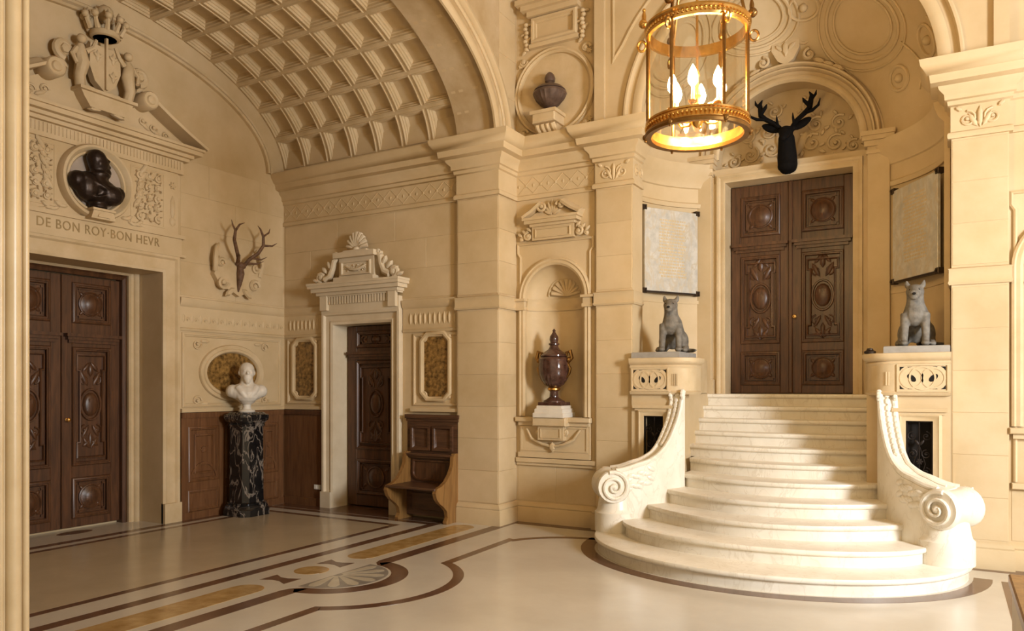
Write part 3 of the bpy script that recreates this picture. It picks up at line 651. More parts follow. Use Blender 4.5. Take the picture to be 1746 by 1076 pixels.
mb.prism([(PX-.15,zc+.15),(PX+.15,zc+.15),(PX+.16,zc),(PX+.09,zc-.13),(PX,zc-.19),(PX-.09,zc-.13),(PX-.16,zc)], 0, .07); mb.leaf(PX, zc-.1, pi/2, .2, .07, .075, .03); mb.leaf(PX-.03, zc-.02, 2.4, .12, .05, .075, .02); mb.leaf(PX+.03, zc-.02, .75, .12, .05, .075, .02)
for sg in (-1, 1):
    mb.spiral(PX+sg*.20, zc+.10, .085, 1.5, pi/2, -sg, .03, .024); mb.spiral(PX+sg*.26, zc-.10, .07, 1.4, pi/2, sg, .03, .022)
    for q in range(3): mb.leaf(PX+sg*(.30+.10*q), zc-.16-.06*q, -sg*.5 if sg > 0 else pi+.5, .16, .07, .02, .03)
    mb.leaf(PX+sg*.05, zc+.12, pi/2-sg*.4, .17, .07, .03, .03)
for q in range(5): mb.ball((PX+(q-2)*.07, zc+.24+.02*(2-abs(q-2)), .03), .028, 6, 5)
mb.box(PX-.20, PX+.20, zc+.17, zc+.21, 0, .07); obj('crest_carving', mb, 'carve', wall_portal)
# ================================================================ STAIRCASE
RS = .143
st = thing('staircase', (HC, 6.3, 0), 'broad curved cream marble steps rising to the carved double door', 'staircase')
#        half width, front Y at axis, Y at ends, axis X
STEP = {1:(1.73,6.30,7.72,HC),2:(1.43,6.72,7.62,HC),3:(1.20,7.06,7.62,HC),4:(1.055,7.42,7.84,HC),5:(.965,7.80,8.14,-1.55),6:(.96,8.15,8.46,-1.57),7:(1.0,8.44,8.66,-1.60),
        8:(1.0,8.70,8.86,-1.62),9:(1.0,8.94,9.02,-1.64),10:(1.0,9.17,9.20,-1.65),11:(1.0,9.39,9.40,-1.655)}
def step_front(k, n=40):
    hw, yf, ye, cx = STEP[k]; out = []
    for i in range(n+1):
        a = -1+2*i/n
        if k <= 2: u = sin(a*pi/2); y = ye-(ye-yf)*sqrt(max(0, 1-u*u))
        else: u = a; y = yf+(ye-yf)*u*u
        out.append((cx+hw*u, y, u))
    return out
for k in range(1, 12):
    hw, yf, ye, cx = STEP[k]; fr = step_front(k); z0, z1 = (k-1)*RS, k*RS
    back = {1:8.17,2:8.17}.get(k, min(10.2, yf+1.2)); back = 10.2 if k == 11 else max(back, ye+.05)
    rings = []
    for z, ins in ((z0,.034),(z1-.056,.034),(z1-.05,.020),(z1-.044,.006),(z1-.034,0),(z1-.014,0),(z1-.004,.004),(z1,.014)):
        r = [(x-(u*ins if k <= 2 else 0), y+ins*(sqrt(max(0, 1-u*u)) if k <= 2 else 1), z) for x, y, u in fr]; rings.append(r+[(r[-1][0], back, z), (r[0][0], back, z)])
    mb = MB(); mb.loft(rings); obj('step', mb, 'step', st)
# ---- flanking pedestals, scrolls (mirrored about the stair axis)
def mir(sg): return lambda h, y, z=0: (HC+sg*h, y, z)
def pedestal(sg, lab):
    T = mir(sg); c = T(1.25, 8.4)
    t = thing('stair_pedestal', (c[0], 8.3, 0), lab, 'pedestal', 'pedestals flanking the stairs')
    Mp = Matrix(((sg,0,0,HC),(0,0,-1,8.13),(0,1,0,0),(0,0,0,1)))      # u = distance from stair axis, v up, n toward viewer
    b = 1.05 if sg < 0 else .84; o = 1.562
    G0, G1, H0, H1 = 1.19, 1.415, .55, 1.335
    mb = MB(Mp); mb.prism([(b,0),(o,0),(o,1.58),(b,1.58)], -1.3, -.13)
    mb.prism([(.985,0),(G0,0),(G0,1.58),(.985,1.58)], -.13, 0); mb.prism([(G1,0),(o,0),(o,1.58),(G1,1.58)], -.13, 0); mb.box(G0, G1, 0, H0, -.13, 0); mb.box(G0, G1, H1, 1.58, -.13, 0)
    obj('body', mb, 'stone', t)
    mb = MB(Mp); fr = rect(G0, G1, H0, H1); mb.sweep(fr, [(-.075,0),(-.075,.02),(-.05,.035),(-.03,.02),(0,.015),(0,-.03)], True)
    mb.box(G0-.12, G1+.12, H1+.085, H1+.12, 0, .05); mb.box(G0-.10, G1+.10, H1+.06, H1+.09, 0, .03); obj('grille_frame', mb, 'carve', t)
    mb = MB(Mp); mb.box(G0, G1, H0, H1, -.12, -.10); obj('grille_back_shade', mb, 'dark', t)  # dark sheet painted as the shade inside the grille recess
    mb = MB(Mp); cu = (G0+G1)/2; n = -.03
    mb.tube([(G0+.008,H0,n),(G0+.008,H1,n)], .007, 6); mb.tube([(G1-.008,H0,n),(G1-.008,H1,n)], .007, 6); mb.tube([(cu,H0,n),(cu,H1,n)], .006, 6); mb.tube([(G0,H1-.008,n),(G1,H1-.008,n)], .007, 6)
    for q in (-1, 1):
        for v, r, d in ((H0+.12,.048,1),(H0+.30,.045,-1),(H0+.47,.045,1),(H0+.64,.045,-1)): mb.spiral(cu+q*.058, v, r, 1.5, pi/2, d*q, n, .0055)
        mb.tube([(cu,H0+.2,n),(cu+q*.05,H0+.38,n),(cu,H0+.55,n)], .005, 5); mb.leaf(cu, H0+.55, pi/2-q*.6, .07, .03, n, .008)
    mb.rosette(cu, H0+.40, .035, n, 6, .008); obj('iron_grille', mb, 'iron', t, label='black wrought iron grille')
    # upper drum with rounded inner corner
    def drum(e, r=.27):
        b2 = (.88 if sg < 0 else .84)-e; f2 = -.05-e; b3 = 1.05 if sg < 0 else .80; q = [(o, 8.13+1.25)]; q += [(b3, 8.13+1.25), (b3, 8.58), (b2, 8.50)] + [(b2+r-r*cos(a), 8.13+f2+r-r*sin(a)) for a in [pi/2*i/8 for i in range(9)]] + [(o, 8.13+f2)]
        return q
    rings = [[T(p[0], p[1], z) for p in drum(e)] for z, e in ((1.575,0),(1.60,.015),(1.615,0),(1.62,0),(1.86,0),(1.88,.012),(1.90,.0),(1.915,.03),(1.94,.045),(1.975,.045),(1.98,.02))]
    mb = MB(); mb.loft(rings); obj('cap_block', mb, 'carve', t)
    # fret: stone rings on a solid plate, shade of the openings painted dark
    Mf = Mp @ Matrix.Translation((0, 0, .052)); F0, F1, V0, V1 = 1.14, 1.52, 1.635, 1.845; fc, fv = (F0+F1)/2, (V0+V1)/2
    mb = MB(Mf); mb.box(F0-.02, F1+.02, V0-.02, V1+.02, -.004, .001); mb.sweep(rect(F0-.025, F1+.025, V0-.025, V1+.025), [(0,0),(0,.012),(.014,.012),(.014,0)], True)
    for cc in (F0+.10, F1-.10): mb.sweep(arc(cc, fv, .088, .088, 0, 2*pi*31/32, 31), [(-.003,0),(-.003,.006),(.014,.006),(.014,0)], True)
    mb.sweep(arc(fc, fv, .10, .10, 0, 2*pi*31/32, 31), [(-.003,0),(-.003,.007),(.014,.007),(.014,0)], True); obj('fretwork', mb, 'carve', t)
    def hole(poly): m = MB(Mf); m.prism(poly, 0, .002); obj('fret_hole_shade', m, 'dark', t)  # dark patch lying on the plate, painted shade instead of a cut
    for cc, s2 in ((F0+.10, 1), (F1-.10, -1)):
        a0 = radians(180 if s2 > 0 else 0); hole([(cc+.046*cos(t)*cos(.75)+s2*.026*sin(t)*sin(.75), fv-s2*.046*cos(t)*sin(.75)+.026*sin(t)*cos(.75)) for t in [2*pi*k/16 for k in range(16)]])
    for uu, s2 in ((F0, 1), (F1, -1)):
        for vv, s3 in ((V0, 1), (V1, -1)): hole([(uu, vv), (uu+s2*.042, vv), (uu+s2*.018, vv+s3*.016), (uu, vv+s3*.04)])
    for s2 in (-1, 1):
        for vv, s3 in ((V0, 1), (V1, -1)): hole([(fc+s2*.105-.02, vv), (fc+s2*.105+.02, vv), (fc+s2*.10, vv+s3*.024)])
    mb = MB(Mp); 
    for k in range(4): mb.box(1.02+.022*k, 1.033+.022*k, 1.67, 1.80, .02, .045)
    obj('fluted_tablet', mb, 'carve', t)
    return t
pedestal(-1, 'cream stone pedestal with pierced fret and iron grille, left of the stairs'); pedestal(1, 'cream stone pedestal with pierced fret and iron grille, right of the stairs')
# scroll balustrade: plan path (half width, Y), top height
SP = [(1.45,7.40,.79),(1.36,7.46,.81),(1.26,7.54,.85),(1.17,7.64,.885),(1.095,7.755,.955),(1.035,7.87,1.07),(.99,7.98,1.24),(.96,8.06,1.42),(.945,8.12,1.62)]
def smooth_path(P, n=28):
    out = []; m = len(P)-1
    for i in range(n+1):
        t = i/n*m; k = min(int(t), m-1); f = t-k
        p0, p1, p2, p3 = P[max(k-1,0)], P[k], P[k+1], P[min(k+2,m)]
        out.append(tuple(.5*((2*b)+(-a+c)*f+(2*a-5*b+4*c-d)*f*f+(-a+3*b-3*c+d)*f**3) for a, b, c, d in zip(p0, p1, p2, p3)))
    return out
def scroll(sg, lab):
    T = mir(sg); P = smooth_path(SP); c0 = T(1.35, 7.5, 2*RS); t = thing('scroll_balustrade', c0, lab, 'balustrade', 'carved scrolls beside the stairs')
    W = .30; rings = []; rim_i, rim_o, mid = [], [], []
    for i, (h, y, z) in enumerate(P):
        a = P[max(i-1,0)]; b = P[min(i+1,len(P)-1)]; d = Vector((b[0]-a[0], b[1]-a[1])).normalized(); nrm = Vector((d.y, -d.x))   # outward from the stair
        w = .34-.17*min(1, i/14)
        ih, iy, oh, oy = h, y, h+nrm.x*w, y+nrm.y*w
        oh = min(oh, 1.70); zb = .02
        rings.append([T(ih,iy,zb), T(ih,iy,z-.03), T(ih+nrm.x*.04,iy+nrm.y*.04,z), T(ih+nrm.x*w*.5,iy+nrm.y*w*.5,z-.02), T(oh-nrm.x*.04,oy-nrm.y*.04,z), T(oh,oy,z-.03), T(oh,oy,zb)])
        rim_i.append(T(ih+nrm.x*.02,iy+nrm.y*.02,z-.005)); rim_o.append(T(oh-nrm.x*.02,oy-nrm.y*.02,z-.005)); mid.append((ih+nrm.x*w*.5, iy+nrm.y*w*.5, z-.01, d, nrm, w))
    mb = MB(); mb.loft(rings); obj('body', mb, 'step', t)
    mb = MB(); mb.tube(rim_i, .026, 8); mb.tube(rim_o, .026, 8); mb.tube([T(m[0]-m[4].x*.06, m[1]-m[4].y*.06, m[2]+.008) for m in mid[2:]], .014, 6); mb.tube([T(m[0]+m[4].x*.06, m[1]+m[4].y*.06, m[2]+.008) for m in mid[2:]], .014, 6)
    obj('rim', mb, 'step', t)
    # volute roll
    h, y, z, d, nrm, w = mid[0]; cz = z-.16; R = .175; L = w/2+.03; vc = Vector((h-d.x*.03, y-d.y*.03, cz))
    mb = MB(); rr = []
    for s in (-1, 1):
        pass
    secs = [(-L,.55),(-L,.93),(-L+.02,1.0),(-L+.06,1.0),(-L+.10,.9),(0,.86),(L-.10,.9),(L-.06,1.0),(L-.02,1.0),(L,.93),(L,.55)]
    for q, f in secs:
        rr.append([T(vc.x+nrm.x*q+d.x*R*f*cos(a), vc.y+nrm.y*q+d.y*R*f*cos(a), vc.z+R*f*sin(a)) for a in [2*pi*i/28 for i in range(28)]])
    mb.loft(rr)
    vol = obj('volute', mb, 'step', t)
    for s in (-1, 1):
        mb = MB(); pts = []; rd = []
        for i in range(34):
            f = i/33; a = pi*.6-f*2*pi*1.9; r = R*(.90*(1-f)+.16*f); q = s*(L+.004+.02*f)
            pts.append(T(vc.x+nrm.x*q+d.x*r*cos(a), vc.y+nrm.y*q+d.y*r*cos(a), vc.z+r*sin(a))); rd.append(.022*(1-.45*f))
        mb.tube(pts, rd, 7); mb.ball(T(vc.x+nrm.x*s*L, vc.y+nrm.y*s*L, vc.z), .04, 8, 6)
        obj('spiral', mb, 'step', vol)
    # acanthus: leaves along the neck and on the stair-side face near the volute
    mb = MB(); rn = random.Random(3)
    for i in range(17, 28):
        h, y, z, d, nrm, w = mid[min(i, 28)]
        for q in (-.36, 0, .36):
            p = Vector(T(h+nrm.x*w*q, y+nrm.y*w*q, z+.012)); sl = Vector(T(mid[i+1][0]-h, mid[i+1][1]-y, 0))-Vector(T(0,0,0)); tz = mid[min(i+1,28)][2]-z
            v = Vector((sg*(mid[min(i+1,28)][0]-h), mid[min(i+1,28)][1]-y, tz)).normalized(); R3 = v.to_track_quat('X', 'Z').to_matrix()
            mb.ball(p, (.045, .030, .026), 6, 4, R3)
    for q in (-1, 1):
        h, y, z, d, nrm, w = mid[27]; c = Vector(T(h+nrm.x*w*.42*q, y+nrm.y*w*.42*q-.02, z+.0))
        for i in range(14):
            a = i/13*2*pi*1.2; r = .055*(1-.6*i/13); mb.ball(c+Vector((0, -r*cos(a)*.7, r*sin(a))), .022, 6, 4)
    for i in range(9):      # foliage on the inner and outer flank beside the volute
        for s in (-1, 1):
            h, y, z, d, nrm, w = mid[3+i]; off = s*(w/2+.002)
            for v in (.10, .20):
                p = Vector(T(h+nrm.x*off, y+nrm.y*off, z-v-.02*sin(i*2.1))); R3 = Vector((sg*d.x, d.y, .5*sin(i*1.3))).normalized().to_track_quat('X', 'Z').to_matrix()
                mb.ball(p, (.055, .012, .028), 6, 4, R3)
    obj('acanthus_carving', mb, 'step', t)
    # plinth block under the volute
    h, y, z, d, nrm, w = mid[0]; mb = MB(); rings = []
    for zz, e in ((RS-.004,.04),(.34,.04),(.36,.02),(.39,.01),(.46,.0),(.50,-.01),(.53,-.03)):
        rings.append([T(vc.x+d.x*((.175+e)*cos(a)+.05)+nrm.x*(w/2+.02+e)*sin(a), vc.y+d.y*((.175+e)*cos(a)+.05)+nrm.y*(w/2+.02+e)*sin(a), zz) for a in [2*pi*i/28 for i in range(28)]])
    mb.loft(rings); obj('plinth', mb, 'step', t)
    return t
scroll(-1, 'carved marble scroll ending in a volute, left side of the stairs'); scroll(1, 'carved marble scroll ending in a volute, right side of the stairs')
# ---- stone hounds
def hound(loc, rz, lab, scale=1.0):
    t = thing('stone_hound', loc, lab, 'statue', 'seated stone hounds on the stair pedestals')
    mb = MB(Matrix.Rotation(rz, 4, 'Z') @ Matrix.Scale(scale, 4)); mb.M = Matrix.Translation(loc) @ mb.M      # faces -Y
    mb.tube([(0,.17,.10),(0,.10,.20),(0,.0,.31),(0,-.07,.37)], [.115,.125,.11,.085], 12)                  # rump to chest
    mb.ball((0,-.075,.30), (.095,.085,.12), 12, 8)
    mb.tube([(0,-.06,.34),(0,-.075,.42),(0,-.09,.475)], [.088,.074,.072], 12)                              # neck
    mb.ball((0,-.105,.50), (.078,.085,.072), 12, 8)                                                        # skull
    mb.tube([(0,-.15,.49),(0,-.205,.468),(0,-.235,.462)], [.060,.048,.040], 10)                            # muzzle
    mb.ball((0,-.232,.44), (.040,.035,.026), 8, 6)
    for s in (-1, 1):
        mb.tube([(s*.058,-.085,.55),(s*.070,-.08,.585),(s*.072,-.085,.615)], [.030,.020,.006], 8)
        mb.ball((s*.034,-.172,.515), (.020,.016,.012), 8, 6)
        mb.tube([(s*.075,-.08,.30),(s*.085,-.11,.18),(s*.088,-.12,.06),(s*.088,-.135,.03)], [.052,.038,.031,.034], 10)
        mb.ball((s*.088,-.155,.026), (.040,.055,.026), 10, 6)
        mb.ball((s*.10,.11,.12), (.062,.12,.115), 12, 8)
        mb.tube([(s*.12,.14,.06),(s*.135,.03,.035),(s*.14,-.05,.03)], [.045,.034,.034], 8); mb.ball((s*.14,-.065,.024), (.034,.05,.024), 8, 6)
    mb.tube([(0,.27,.05),(.08,.32,.035),(.19,.27,.03),(.23,.16,.028)], [.03,.028,.024,.014], 8)
    o = obj('body', mb, 'grey', t); remesh(o, .010, 3)
    mb = MB(mb.M)
    for s in (-1, 1): m2 = MB(mb.M); m2.ball((s*.036,-.185,.512), .010, 8, 6); obj('eye', m2, 'dark', t)
    mb.ball((0,-.262,.470), (.017,.012,.012), 8, 6); obj('nose', mb, 'dark', t)
    return t
for sg, lx, rz, lab, plab in ((-1, -2.70, radians(9), 'weathered grey stone hound seated on the left stair pedestal', 'flat grey slab under the left stone hound'), (1, -.27, radians(-1), 'weathered grey stone hound seated on the right stair pedestal', 'flat grey slab under the right stone hound')):
    cx = HC+sg*1.24
    mb = MB(); x0, x1 = sorted((HC+sg*1.00, HC+sg*1.555)); mb.box(x0, x1, 8.10, 8.74, 1.981, 2.045, .008)
    obj('statue_slab', mb, 'plinth', origin=(cx, 8.4, 1.981), label=plab, cat='slab', group='slabs under the stone hounds')
    hound((lx, 8.36, 2.046), rz, lab, 1.04)
mb = MB(Matrix.Translation((-.66, 8.20, 1.981))); mb.lathe([(.05,0),(.055,.02),(.03,.035),(.028,.05),(.001,.056)], 14); obj('bronze_stud', mb, 'clip', origin=(-.66,8.20,1.981), label='small dark bronze knob beside the right hound slab', cat='knob')
# ================================================================ LEFT WALL ORNAMENT
def text_mesh(s, size, ext):
    c = bpy.data.curves.new('t', 'FONT'); c.body = s; c.size = size; c.extrude = ext; c.align_x = 'CENTER'; c.align_y = 'CENTER'; c.space_character = 1.12
    o = bpy.data.objects.new('t', c); COL.objects.link(o); bpy.context.view_layer.update()
    dg = bpy.context.evaluated_depsgraph_get(); me = bpy.data.meshes.new_from_object(o.evaluated_get(dg)); vs = [tuple(v.co) for v in me.vertices]; fs = [tuple(p.vertices) for p in me.polygons]
    bpy.data.objects.remove(o); bpy.data.curves.remove(c); bpy.data.meshes.remove(me); return vs, fs
ML = fX(XL); BD = 5.05
od = thing('overdoor', (XL, BD, 3.27), 'carved stone frieze with inscription above the tall double door', 'overdoor')
mb = MB(ML); mb.box(BD-1.10, BD+1.10, 3.27, 3.50, 0, .045); mb.box(BD-1.13, BD+1.13, 3.48, 3.525, 0, .075); mb.box(BD-1.14, BD+1.14, 3.255, 3.285, 0, .07); obj('inscription_band', mb, 'stone', od)
vs, fs = text_mesh('DE BON ROY·BON HEVR', .15, .004); u = [p[0] for p in vs]; k = 1.42/(max(u)-min(u)); um = (max(u)+min(u))/2
mb = MB(ML @ Matrix.Translation((5.13, 3.385, .047))); mb.add([((p[0]-um)*k, p[1]*.95, p[2]) for p in vs], fs); obj('letter', mb, 'letter', od, smooth=0)
mb = MB(ML); mb.box(BD-1.06, BD+1.06, 3.52, 4.30, 0, .03); obj('frieze_field', mb, 'stone', od)
for sg in (-1, 1):
    a, b = sorted((BD+sg*.42, BD+sg*.88)); mb = MB(ML); mb.sweep(rect(a, b, 3.57, 4.25), frame_prof(.05, .035), True); mb.M = fX(XL+.03); obj('panel_frame', mb, 'stone', od)
    mb = MB(fX(XL+.03)); mb.foliage(a+.06, b-.05, 3.61, 4.21, .012, 3, .02, 5+sg)
    for q in range(5): mb.leaf(BD+sg*(.46+.02*q), 3.75+.1*q, pi/2-sg*.6, .18, .06, .012, .022)
    obj('foliage_carving', mb, 'carve', od)
    mb = MB(ML); mb.rosette(BD+sg*.98, 4.12, .05, .035, 6); mb.leaf(BD+sg*.98, 3.70, pi/2, .3, .07, .035, .02); mb.leaf(BD+sg*.98, 3.62, pi/2, .12, .09, .035, .02); obj('pendant_carving', mb, 'carve', od)
    mb = MB(fX(XL+.03))
    for q in range(7): mb.leaf(BD+sg*(.30+.045*q), 3.60-.012*q, (0 if sg > 0 else pi)+sg*.5*sin(q*2), .12, .045, .01, .018)
    obj('branch_carving', mb, 'carve', od)
mb = MB(ML); mb.box(BD-1.12, BD+1.12, 4.28, 4.33, 0, .06)
for i in range(54): mb.box(BD-1.10+i*.041, BD-1.10+i*.041+.024, 4.33, 4.43, .0, .055)
mb.box(BD-1.12, BD+1.12, 4.32, 4.44, 0, .046); obj('fluted_band', mb, 'carve', od)
# medallion with its niche
md = thing('medallion', (XL, BD, 3.92), 'round moulded stone medallion frame around the dark bust', 'medallion')
mb = MB(fX(XL+.03) @ Matrix.Translation((BD, 3.925, 0))); mb.lathe([(.30,0),(.30,.03),(.315,.055),(.335,.05),(.35,.075),(.375,.10),(.40,.095),(.415,.06),(.42,0)], 56); 
obj('frame', mb, 'carve', md)
mb = MB(fX(XL+.03) @ Matrix.Translation((BD, 3.925, 0))); mb.lathe([(.305,.012),(.001,.004)], 48); obj('field', mb, 'mauve', md)
mb = MB(ML); mb.prism([(BD-.14,3.50),(BD+.14,3.50),(BD+.11,3.60),(BD-.11,3.60)], .03, .20); mb.box(BD-.13, BD+.13, 3.59, 3.615, .03, .22); mb.prism(arc(BD, 3.52, .07, .05, 0, pi, 12), .2, .215); obj('bracket', mb, 'carve', md)
# bronze bust in the medallion, head turned to the right
bb = thing('bronze_bust', (XL+.13, BD, 3.617), 'dark bronze bust of a bearded man in the round medallion', 'bust')
mb = MB(Matrix.Translation((XL+.14, BD-.03, 3.62)) @ Matrix.Scale(1.08, 4))     # local x = out of wall, y = along wall (image right), z up
mb.tube([(0,0,0),(0,0,.06),(0,-.02,.12)], [.09,.08,.14], 14); mb.ball((0,-.03,.20), (.11,.235,.13), 16, 10); mb.ball((.03,-.13,.20), (.10,.12,.15), 12, 8); mb.ball((.05,.10,.15), (.10,.14,.11), 12, 8)
mb.ball((.0,-.21,.245), (.09,.09,.10), 10, 7); mb.tube([(.09,-.2,.28),(.12,0,.2),(.10,.16,.1)], [.02,.025,.02], 7); mb.ball((.03,.19,.18), (.09,.07,.08), 10, 7)
mb.tube([(0,-.03,.25),(.01,-.005,.36)], [.105,.08], 12); mb.ball((.01,.01,.345), (.10,.11,.04), 14, 6)      # ruff
mb.ball((.01,.0,.46), (.085,.105,.115), 14, 10); mb.ball((.01,-.02,.50), (.088,.10,.10), 12, 8)
mb.tube([(.01,.09,.47),(.01,.125,.445),(.01,.105,.43)], [.02,.016,.02], 8); mb.ball((.01,.075,.385), (.05,.06,.05), 10, 7); mb.tube([(.01,.08,.37),(.012,.085,.32)], [.04,.012], 8); mb.ball((.01,.085,.50), (.06,.03,.02), 8, 6); mb.ball((.085,-.02,.45), (.015,.025,.035), 8, 6)
o = obj('figure', mb, 'bronze', bb); remesh(o, .012, 2)
# broken pediment with scrolls, crown and crest
pd = thing('broken_pediment', (XL, BD, 4.44), 'broken scrolled stone pediment with crowned crest above the tall door', 'pediment')
mb = MB(ML)
for z0, z1, e, d in ((4.44,4.48,.02,.10),(4.48,4.52,.05,.15),(4.52,4.57,.12,.22),(4.57,4.60,.14,.25)): mb.box(BD-1.15-e, BD+1.15+e, z0, z1, 0, d)
obj('base_cornice', mb, 'stone', pd)
mb = MB(ML); mb.prism([(BD-1.2,4.60),(BD+1.2,4.60),(BD+.5,4.98),(BD-.5,4.98)], 0, .05); obj('tympanum', mb, 'stone', pd)
for sg in (-1, 1):
    mb = MB(ML); P = [(BD+sg*1.33,4.60),(BD+sg*1.05,4.73),(BD+sg*.80,4.86),(BD+sg*.62,4.965)]
    P = P if sg > 0 else P[::-1]
    mb.sweep(P[::-1], [(-.01,0),(-.01,.24),(-.04,.25),(-.06,.20),(-.09,.18),(-.11,.12),(-.12,0)][::-1] if True else None); obj('raking_cornice', mb, 'stone', pd)
    mb = MB(ML); c = (BD+sg*.54, 4.985); rr = []
    mb.lathe([(.001,.0),(.09,.0),(.10,.01),(.10,.25),(.085,.26),(.07,.25),(.06,.265),(.03,.27),(.001,.28)], 24, (0,0,0)); mb.v = []; mb.f = []
    mb.M = ML @ Matrix.Translation((c[0], c[1], 0)); mb.lathe([(.10,.0),(.105,.01),(.105,.24),(.09,.26),(.075,.25),(.055,.25),(.045,.27),(.001,.28)], 24); obj('scroll_end', mb, 'stone', pd)
    mb = MB(fX(XL+.05))
    for q, (u, v, r) in enumerate(((.70,4.74,.055),(.86,4.69,.045),(.56,4.78,.05))): mb.spiral(BD+sg*u, v, r, 1.4, 0, sg*(1 if q % 2 else -1), .01, .014); mb.leaf(BD+sg*(u-.02), v-.02, (0 if sg > 0 else pi)-.5*sg, .14, .05, .01, .018)
    obj('tympanum_carving', mb, 'carve', pd)
BD0 = BD; BD = BD+.05; mb = MB(ML); mb.prism([(BD-.20,4.70),(BD+.20,4.70),(BD+.27,4.80),(BD+.30,4.86),(BD-.30,4.86),(BD-.27,4.80)], .05, .20); mb.box(BD-.33, BD+.33, 4.86, 4.895, .03, .24); mb.leaf(BD-.22, 4.68, .2, .2, .06, .16, .04); mb.leaf(BD+.22, 4.68, pi-.2, .2, .06, .16, .04); obj('crest_base', mb, 'carve', pd)
mb = MB(ML); sh = [(BD-.17,5.42),(BD+.17,5.42),(BD+.18,5.18),(BD+.12,5.02),(BD,4.92),(BD-.12,5.02),(BD-.18,5.18)]; mb.prism(sh, .06, .15)
mb.box(BD-.012, BD+.012, 4.95, 5.62, .15, .185)
for q in range(3):
    u = BD+(-.09, .09, .09)[q]; v = (5.30, 5.32, 5.12)[q]; mb.leaf(u, v-.07, pi/2, .14, .05, .155, .018); mb.leaf(u, v-.02, pi/4, .07, .035, .155, .018); mb.leaf(u, v-.02, 3*pi/4, .07, .035, .155, .018)
obj('shield', mb, 'carve', pd)
for sg in (-1, 1):
    mb = MB(ML); u = BD+sg*.27
    mb.tube([(u,4.90,.13),(u+sg*.02,5.02,.15),(u-sg*.01,5.16,.15),(u+sg*.01,5.28,.14),(u,5.36,.14)], [.055,.06,.075,.065,.035], 9); mb.ball((u,5.42,.15), .052, 9, 7)
    mb.tube([(u+sg*.05,5.30,.15),(u+sg*.11,5.22,.17),(u+sg*.08,5.12,.2)], [.03,.026,.02], 7); mb.tube([(u-sg*.05,5.30,.15),(u-sg*.12,5.36,.17),(u-sg*.16,5.46,.16)], [.03,.024,.018], 7)
    obj('supporter_figure', mb, 'carve', pd)
    mb = MB(ML); mb.spiral(BD+sg*.43, 5.26, .10, 1.3, -pi/2, sg, .10, .045, 8, 20); 
    for q in range(3): mb.leaf(BD+sg*(.38+.06*q), 5.06-.04*q, pi/2-sg*.9, .16, .07, .08, .05)
    obj('scroll_carving', mb, 'carve', pd)
mb = MB(ML @ Matrix.Translation((BD, 5.52, .14)) @ Matrix(((1,0,0,0),(0,0,1,0),(0,-1,0,0),(0,0,0,1)))); mb.lathe([(.13,0),(.15,.01),(.15,.06),(.14,.07),(.125,.07),(.12,0)], 24); obj('crown_band', mb, 'carve', pd)
mb = MB(ML)
for i in range(10):
    a = 2*pi*i/10; u, n = BD+.16*cos(a), .14+.13*sin(a); mb.tube([(u,5.58,n),(BD+.21*cos(a),5.68,.14+.17*sin(a))], [.03,.022], 6); mb.ball((BD+.22*cos(a),5.72,.14+.18*sin(a)), .042, 7, 5); mb.leaf(BD+.2*cos(a), 5.64, pi/2, .16, .05, .14+.16*sin(a), .03)
mb.ball((BD,5.80,.14), (.09,.10,.09), 10, 7); obj('crown_carving', mb, 'carve', pd)
BD = BD0
# ---- stag antler trophy on carved cartouche
an = thing('antler_trophy', (XL, 7.0, 2.95), 'brown antlers on a carved stone cartouche above the white bust', 'trophy')
mb = MB(ML); C = (6.98, 3.16); mb.prism([(6.68,3.36),(6.60,3.12),(6.70,2.97),(6.88,2.92),(7.0,2.86),(7.12,2.92),(7.28,2.97),(7.37,3.12),(7.28,3.34),(7.0,3.29)], 0, .085)
for sg in (-1, 1):
    mb.spiral(6.98+sg*.26, 3.02, .085, 1.3, 0, sg, .10, .028); mb.spiral(6.98+sg*.28, 3.27, .065, 1.3, 0, -sg, .10, .024); mb.leaf(6.98+sg*.06, 2.97, -pi/2+sg*.9, .2, .08, .09, .035)
    mb.tube([(6.98+sg*.36,3.16,.08),(6.98+sg*.39,3.32,.12),(6.98+sg*.36,3.46,.10),(6.98+sg*.30,3.52,.08)], [.035,.035,.03,.015], 7)
obj('cartouche', mb, 'carve', an)
mb = MB(ML); mb.tube([(7.0,3.30,.09),(6.99,3.16,.12),(6.98,3.04,.11),(6.98,2.92,.08)], [.04,.05,.035,.012], 9); mb.ball((7.01,3.27,.11), (.07,.05,.05), 10, 7); obj('skull', mb, 'antler', an)
def antler(sg):
    mb = MB(ML); B = Vector((7.0+sg*.06, 3.28, .11))
    def br(pts, rd): mb.tube([tuple(B+Vector((sg*p[0], p[1], p[2]))) for p in pts], rd, 7)
    br([(0,0,0),(.03,.08,.06),(.12,.17,.13),(.18,.28,.16),(.17,.40,.17),(.11,.49,.18),(.05,.52,.20)], [.026,.025,.024,.022,.018,.012,.004])
    br([(.18,.28,.16),(.26,.28,.24),(.30,.32,.29)], [.016,.012,.003]); br([(.17,.40,.17),(.24,.46,.20),(.26,.52,.2)], [.015,.011,.003]); br([(.01,.03,.02),(.08,.02,.14),(.15,.06,.20)], [.018,.013,.003]); br([(.05,.1,.08),(.12,.08,.19),(.18,.12,.23)], [.016,.011,.003])
    obj('antler', mb, 'antler', an)
antler(-1); antler(1)
